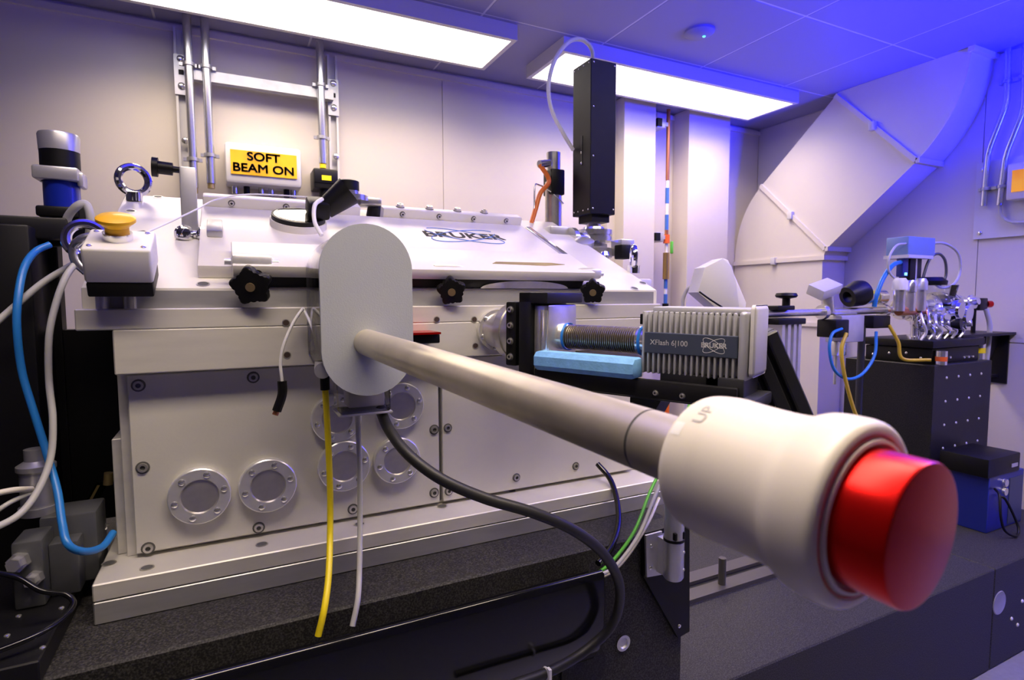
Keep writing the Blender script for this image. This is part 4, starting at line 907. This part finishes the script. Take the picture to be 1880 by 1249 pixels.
O('spare_knob', lathe(BM(), [(0,0.012),(0.02,0.02),(0.03,0.02),(0.03,0)], (2.37, 1.14, -0.10), (0.2,-1,0.1), 18), 'black', ins)
O('cross_bar', cyl(BM(), (2.13, 1.19, -0.05), (2.30, 1.20, -0.05), 0.016), 'copper', ins)
# left part of the instrument around the pipe
lv = thing('shutter_unit', (2.0, 1.25, -0.2), 'small steel shutter unit with black gear hanging on the beam pipe', 'shutter')
O('body', box(BM(), 1.86, 1.985, 1.22, 1.28, -0.155, -0.062, bev=0.004), 'alu', lv)
O('black_motor', box(BM(), 1.80, 1.87, 1.20, 1.27, -0.135, -0.075, bev=0.004), 'black', lv)
O('black_motor', box(BM(), 2.02, 2.12, 1.21, 1.28, -0.11, -0.066, bev=0.004), 'black', lv)
O('tripod', cyl(BM(), (1.865, 1.24, -0.30), (1.865, 1.24, -0.15), 0.006), 'steel', lv)
O('hanger', box(BM(), 1.85, 1.90, 1.225, 1.25, -0.20, -0.15, bev=0.003), 'polished', lv)
O('support_rod', cyl(BM(), (2.02, 1.25, SL), (2.02, 1.25, -0.10), 0.012), 'alu_dark', lv)
O('viewer_cap', lathe(BM(), [(0,0.02),(0.0,0.036),(0.05,0.046),(0.07,0.04),(0.07,0.02)], (1.93, 1.25, 0.0), (0.8,-0.2,0.25), 22), 'black', lv)
O('copper_gauge', lathe(BM(), [(0,0),(0,0.026),(0.05,0.026),(0.05,0.022),(0.09,0.022),(0.09,0.027),(0.14,0.027),(0.14,0)], (2.0, 1.255, 0.000), (1,0,0), 22), 'polished', lv)
O('gauge_band', lathe(BM(), [(0.056,0.0225),(0.085,0.0225)], (2.0, 1.255, 0.000), (1,0,0), 22), 'cable_yellow', lv)
O('tilted_box', box(BM(), -0.05, 0.05, -0.03, 0.03, -0.018, 0.018, Matrix.Translation((1.805, 1.25, 0.028)) @ Matrix.Rotation(-0.25, 4, 'Y') @ Matrix.Rotation(0.45, 4, 'X'), bev=0.003), 'white_metal', lv)
O('box_stem', cyl(BM(), (1.83, 1.25, -0.05), (1.82, 1.25, 0.02), 0.020), 'steel', lv)
# cables around it
cable('blue_hose', [(2.225, 1.245, 0.128), (2.16, 1.235, 0.115), (2.10, 1.23, 0.07), (2.065, 1.23, 0.01), (2.06, 1.235, -0.035)], 0.008, 'cable_blue', 'thick blue hose arching to the black block of the instrument')
cable('blue_loop', [(1.83, 1.20, -0.105), (1.775, 1.195, -0.12), (1.755, 1.19, -0.17), (1.785, 1.19, -0.24), (1.86, 1.19, -0.275), (1.94, 1.19, -0.26), (2.0, 1.19, -0.20), (2.02, 1.20, -0.12)], 0.005, 'cable_blue', 'thin blue cable loop hanging under the beam pipe')
cable('amber_cable', [(1.84, 1.19, -0.12), (1.81, 1.185, -0.17), (1.82, 1.18, -0.25), (1.87, 1.18, -0.36), (1.92, 1.17, -0.47), (1.94, 1.16, -0.58), (1.94, 1.15, SL+0.005)], 0.006, 'cable_amber', 'yellow cable trailing down from the shutter to the slab')
cable('amber_lead', [(2.11, 1.21, -0.10), (2.135, 1.19, -0.16), (2.15, 1.18, -0.22), (2.21, 1.12, -0.222)], 0.006, 'cable_amber', 'short yellow cable beside the black stage')
cable('grey_loop', [(2.225, 1.23, 0.195), (2.16, 1.225, 0.185), (2.11, 1.22, 0.14), (2.115, 1.22, 0.09), (2.17, 1.22, 0.06), (2.23, 1.23, 0.06)], 0.004, 'cable_grey', 'grey cable loop left of the blue instrument head')
cable('grey_loop', [(2.40, 1.24, 0.205), (2.50, 1.235, 0.205), (2.58, 1.23, 0.17), (2.60, 1.23, 0.10), (2.56, 1.23, 0.05), (2.49, 1.235, 0.035), (2.42, 1.24, 0.06)], 0.005, 'cable_grey', 'large pale cable loop right of the blue instrument head')
cable('dark_loop', [(2.36, 1.24, 0.06), (2.39, 1.235, 0.14), (2.44, 1.23, 0.165), (2.49, 1.23, 0.14), (2.50, 1.23, 0.08), (2.47, 1.235, 0.045)], 0.005, 'valve_grey', 'dark cable loop behind the black handwheel')
cable('grey_drop', [(2.745, 1.20, -0.05), (2.76, 1.19, -0.12), (2.755, 1.19, -0.22), (2.75, 1.19, -0.36), (2.74, 1.18, ZF+0.005)], 0.009, 'cable_grey', 'grey hose dropping behind the right edge of the granite block')

# power supplies on the slab
ps = thing('power_supply', (2.40, 1.02, SL), 'dark blue power supply on the slab beside the granite block', 'power supply')
q0, q1 = aY(1765, 958, 0.955), aY(1812, 872, 0.955)
PX0, PX1, PY0, PY1 = 2.235, 2.47, 0.94, 1.09
O('case', box(BM(), PX0, PX1, PY0, PY1, SL, SL+0.19, bev=0.003), 'psu_blue', ps, 0)
for z in (0.13, 0.16): O('socket', lathe(BM(), [(0,0.014),(0.008,0.013),(0.008,0)], (PX0+0.10, PY0, SL+z), (0,-1,0), 16), 'polished', ps)
O('side_panel', box(BM(), PX0+0.135, PX0+0.225, PY0-0.002, PY0, SL+0.01, SL+0.17), 'strip_blue', ps, 0)
p2 = thing('control_box', (2.36, 1.02, SL+0.19), 'flat black control box on top of the blue power supply', 'box')
O('case', box(BM(), PX0-0.02, PX1-0.045, PY0-0.005, PY1-0.01, SL+0.191, SL+0.255, bev=0.004), 'black', p2)
O('switch', box(BM(), PX0+0.13, PX0+0.17, PY0-0.007, PY0-0.004, SL+0.21, SL+0.222), 'alu', p2, 0)
cable('black_lead', [(PX0+0.03, PY0-0.004, SL+0.15), (PX0, PY0-0.03, SL+0.14), (PX0-0.02, PY0-0.045, SL+0.08), (PX0+0.0, PY0-0.05, SL+0.03), (PX0+0.05, PY0-0.06, SL+0.006), (PX0+0.085, PY0-0.05, SL+0.03), (PX0+0.07, PY0-0.02, SL+0.11), (PX0+0.06, PY0-0.004, SL+0.12)], 0.004, 'black', 'black lead looping in front of the blue power supply')

# ================================================================== LEFT SIDE
en = thing('black_enclosure', (-0.45, 1.1, GT), 'matt black equipment enclosure left of the chamber', 'enclosure')
O('lower_panel', box(BM(), -0.224, -0.150, 1.06, 1.09, -0.342, -0.045), 'black', en, 0)
O('back_panel', box(BM(), -1.05, -0.225, 1.06, 1.09, GT, 0.105, bev=0.002), 'black', en, 0)
O('top_rail', box(BM(), -0.40, -0.20, 1.0, 1.09, 0.085, 0.115, bev=0.003), 'black_anod', en)
O('side_post', box(BM(), -0.29, -0.235, 0.97, 1.06, -0.3675, 0.10, bev=0.003), 'black_anod', en)
O('hinge_strip', box(BM(), aY(72,690,1.055).x, aY(82,690,1.055).x, 1.050, 1.060, aY(75,755,1.055).z, aY(75,705,1.055).z), 'valve_grey', en, 0)
O('ledge', box(BM(), -0.45, -0.325, 1.02, 1.06, aY(40,822,1.04).z-0.006, aY(40,822,1.04).z), 'black_anod', en)
q = aY(110, 410, 1.03)
O('bracket', prism(BM(), [aY(u, v, 1.03) for u, v in ((78,452),(78,432),(104,430),(112,418),(160,372),(166,392),(164,452))], (0, 0.02, 0), bev=0.001), 'black_anod', en)
mo = thing('drive_motor', aY(117, 400, 1.05), 'small motor with silver cap and blue body above the black enclosure', 'motor')
mb = aY(117, 403, 1.05); mx, my = mb.x, mb.y
zz = lambda v: aY(117, v, 1.05).z
R_ = 0.0245
O('flange', box(BM(), mx-0.027, mx+0.023, my-0.025, my+0.025, zz(402), zz(383), bev=0.003), 'black', mo)
O('blue_body', cyl(BM(), (mx, my, zz(384)), (mx, my, zz(335)), R_*0.9, seg=36), 'motor_blue', mo)
cb = O('clamp_band', box(BM(), mx-0.028, mx+0.025, my-0.028, my+0.02, zz(336), zz(312), bev=0.003), 'alu', mo)
O('clamp_ear', box(BM(), mx+0.022, mx+0.030, my-0.02, my+0.01, zz(345), zz(318), bev=0.003), 'alu', mo)
O('black_body', cyl(BM(), (mx, my, zz(336)), (mx, my, zz(279)), R_*0.98, seg=36), 'black', mo)
O('silver_cap', lathe(BM(), [(0,R_),(zz(248)-zz(280)-0.003,R_*1.03),(zz(248)-zz(280),R_*0.98),(zz(248)-zz(280),0)], (mx, my, zz(280)), (0,0,1), 36), 'alu', mo)
O('neck', cyl(BM(), (mx, my, 0.114), (mx, my, zz(401)), 0.014), 'steel', mo)
cable('blue_hose', [aY(92,449,0.98), aY(65,462,0.97), aY(45,490,0.95), aY(34,540,0.93), aY(31,600,0.92), aY(40,680,0.92), aY(60,750,0.91), aY(85,830,0.90), aY(105,900,0.87), aY(114,960,0.84), aY(125,1000,0.82), aY(155,1013,0.83), aY(188,1004,0.86), aY(208,978,0.885)], 0.0045, 'cable_blue', 'blue hose hanging in front of the black enclosure')
cable('grey_hose', [aY(140,482,0.93), aY(120,510,0.92), aY(102,560,0.91), aY(90,620,0.90), aY(90,700,0.90), aY(97,770,0.89), aY(93,840,0.88), aY(70,900,0.86), aY(35,945,0.84), aY(-20,975,0.82)], 0.0040, 'cable_grey', 'long pale grey hose hanging right of the blue hose')
cable('steel_rod', [aY(-10,595,0.93), aY(30,560,0.94), aY(80,518,0.95), aY(140,482,0.96)], 0.0042, 'cable_grey', 'straight grey tube slanting across the black enclosure')
cable('loop_hose', [aY(160,500,0.93), aY(140,480,0.93), aY(136,455,0.93), aY(150,440,0.92), aY(175,432,0.92)], 0.0060, 'conduit', 'short silver hose bent behind the white button box')
cable('flat_cable', [aY(118,425,1.02), aY(125,398,1.01), aY(142,378,1.00), aY(158,376,1.0), aY(166,400,1.0), aY(164,435,1.01)], 0.0055, 'cable_grey', 'grey cable arching beside the blue motor')
cable('dark_lead', [aY(-10,560,0.97), aY(8,510,0.98), aY(25,478,0.99), aY(60,452,1.0)], 0.003, 'valve_grey', 'thin dark lead at the top left of the enclosure')
# breadboard
bb = thing('breadboard', (-0.5, 0.95, GT), 'black optical breadboard with pale screws on the granite at lower left', 'breadboard')
O('board', box(BM(), -1.05, -0.187, 0.712, 1.05, GT, -0.368, bev=0.0015, seg=1), 'black_anod', bb, 0)
for u, v in ((128,1086),(113,1117),(34,1132),(13,1168),(78,1190)):
    q = aZ(u, v, -0.368); inst('screw', SCREW, bb, q, (0,0,1), s=0.9)
vb = thing('valve_block', aZ(70, 1070, -0.368), 'grey metal valve block with silver cylinder on the black breadboard', 'valve')
Yv = 0.84
a_, b_ = aY(18, 1000, Yv), aY(82, 1062, Yv)
zt = a_.z
O('front_block', box(BM(), a_.x, b_.x, Yv, Yv+0.05, -0.3675, zt, bev=0.003), 'valve_grey', vb)
O('rear_block', box(BM(), a_.x+0.015, b_.x+0.045, Yv+0.05, Yv+0.11, -0.3675, zt+0.010, bev=0.003), 'valve_grey', vb)
O('side_block', box(BM(), b_.x, b_.x+0.03, Yv+0.02, Yv+0.05, -0.3675, zt-0.015, bev=0.002), 'valve_grey', vb)
q = aY(72, 940, Yv+0.08)
O('cylinder', lathe(BM(), [(0,0),(0,0.021),(0.01,0.021),(0.01,0.018),(0.055,0.018),(0.058,0.021),(0.064,0.021),(0.07,0.012),(0.085,0.012),(0.085,0)], (q.x, Yv+0.08, zt+0.009), (0,0,1), 24), 'galv', vb)
for (u, v, r_) in ((38,1030,0.011),(67,1060,0.009)):
    q = aY(u, v, Yv); O('hex_fitting', lathe(BM(), [(0,r_),(0.010,r_),(0.010,r_*0.7),(0.018,r_*0.7),(0.018,0)], (q.x, Yv, q.z), (-0.15,-1,0.1), 6), 'polished', vb, 20)
li = thing('linear_stage', aZ(150, 1050, -0.368), 'small dark stage with silver hook screw beside the chamber foot', 'stage')
a_, b_ = aY(122, 1010, 0.93), aY(165, 1040, 0.93)
O('body', box(BM(), a_.x, min(b_.x, -0.19), 0.93, 0.99, -0.3675, a_.z, bev=0.002), 'alu_dark', li)
q = aY(152, 985, 0.94)
O('clamp', box(BM(), q.x-0.014, q.x+0.010, 0.93, 0.965, a_.z, q.z+0.010, bev=0.002), 'galv', li)
O('hook_screw', sweep(BM(), [aY(140,972,0.94), aY(170,973,0.94), aY(195,969,0.94), aY(196,962,0.94)], 0.0035, 8, smooth=False), 'polished', li)
gl = thing('glass_plate', (-0.24, 1.0, -0.368), 'slanted yellowish glass strip behind the blue hose', 'glass')
O('strip', prism(BM(), [aY(u, v, 0.99) for u, v in ((128,975),(176,888),(198,888),(148,975))], (0, 0.006, 0)), 'glass_green', gl, 0)
O('edge', prism(BM(), [aY(u, v, 0.988) for u, v in ((134,972),(178,892),(183,892),(140,972))], (0, 0.002, 0)), 'gold', gl, 0)
O('mount', cyl(BM(), aY(200, 868, 0.99), aY(198, 890, 0.99), 0.006), 'gold', gl)
O('foot', box(BM(), *(lambda q: (q.x-0.01, q.x+0.02, 0.985, 1.005, -0.3675, q.z+0.002))(aY(138, 975, 0.99))), 'alu_dark', gl, 0)
cable('board_cable', [aY(-15,1050,0.80), aY(35,1062,0.79), aY(75,1085,0.78), aY(120,1092,0.785), aY(135,1110,0.775), aY(110,1140,0.755), aY(60,1170,0.735), aY(-15,1200,0.725)], 0.0030, 'black_gloss', 'black cable lying in a loop on the breadboard')
cable('white_lead', [aY(-15,908,0.86), aY(25,900,0.87), aY(58,898,0.90)], 0.0035, 'white_handle', 'cream lead running to the silver valve cylinder')
cable('grey_lead', [aY(-15,945,0.86), aY(20,922,0.87), aY(58,905,0.90)], 0.0028, 'cable_grey', 'thin grey lead running to the silver valve cylinder')
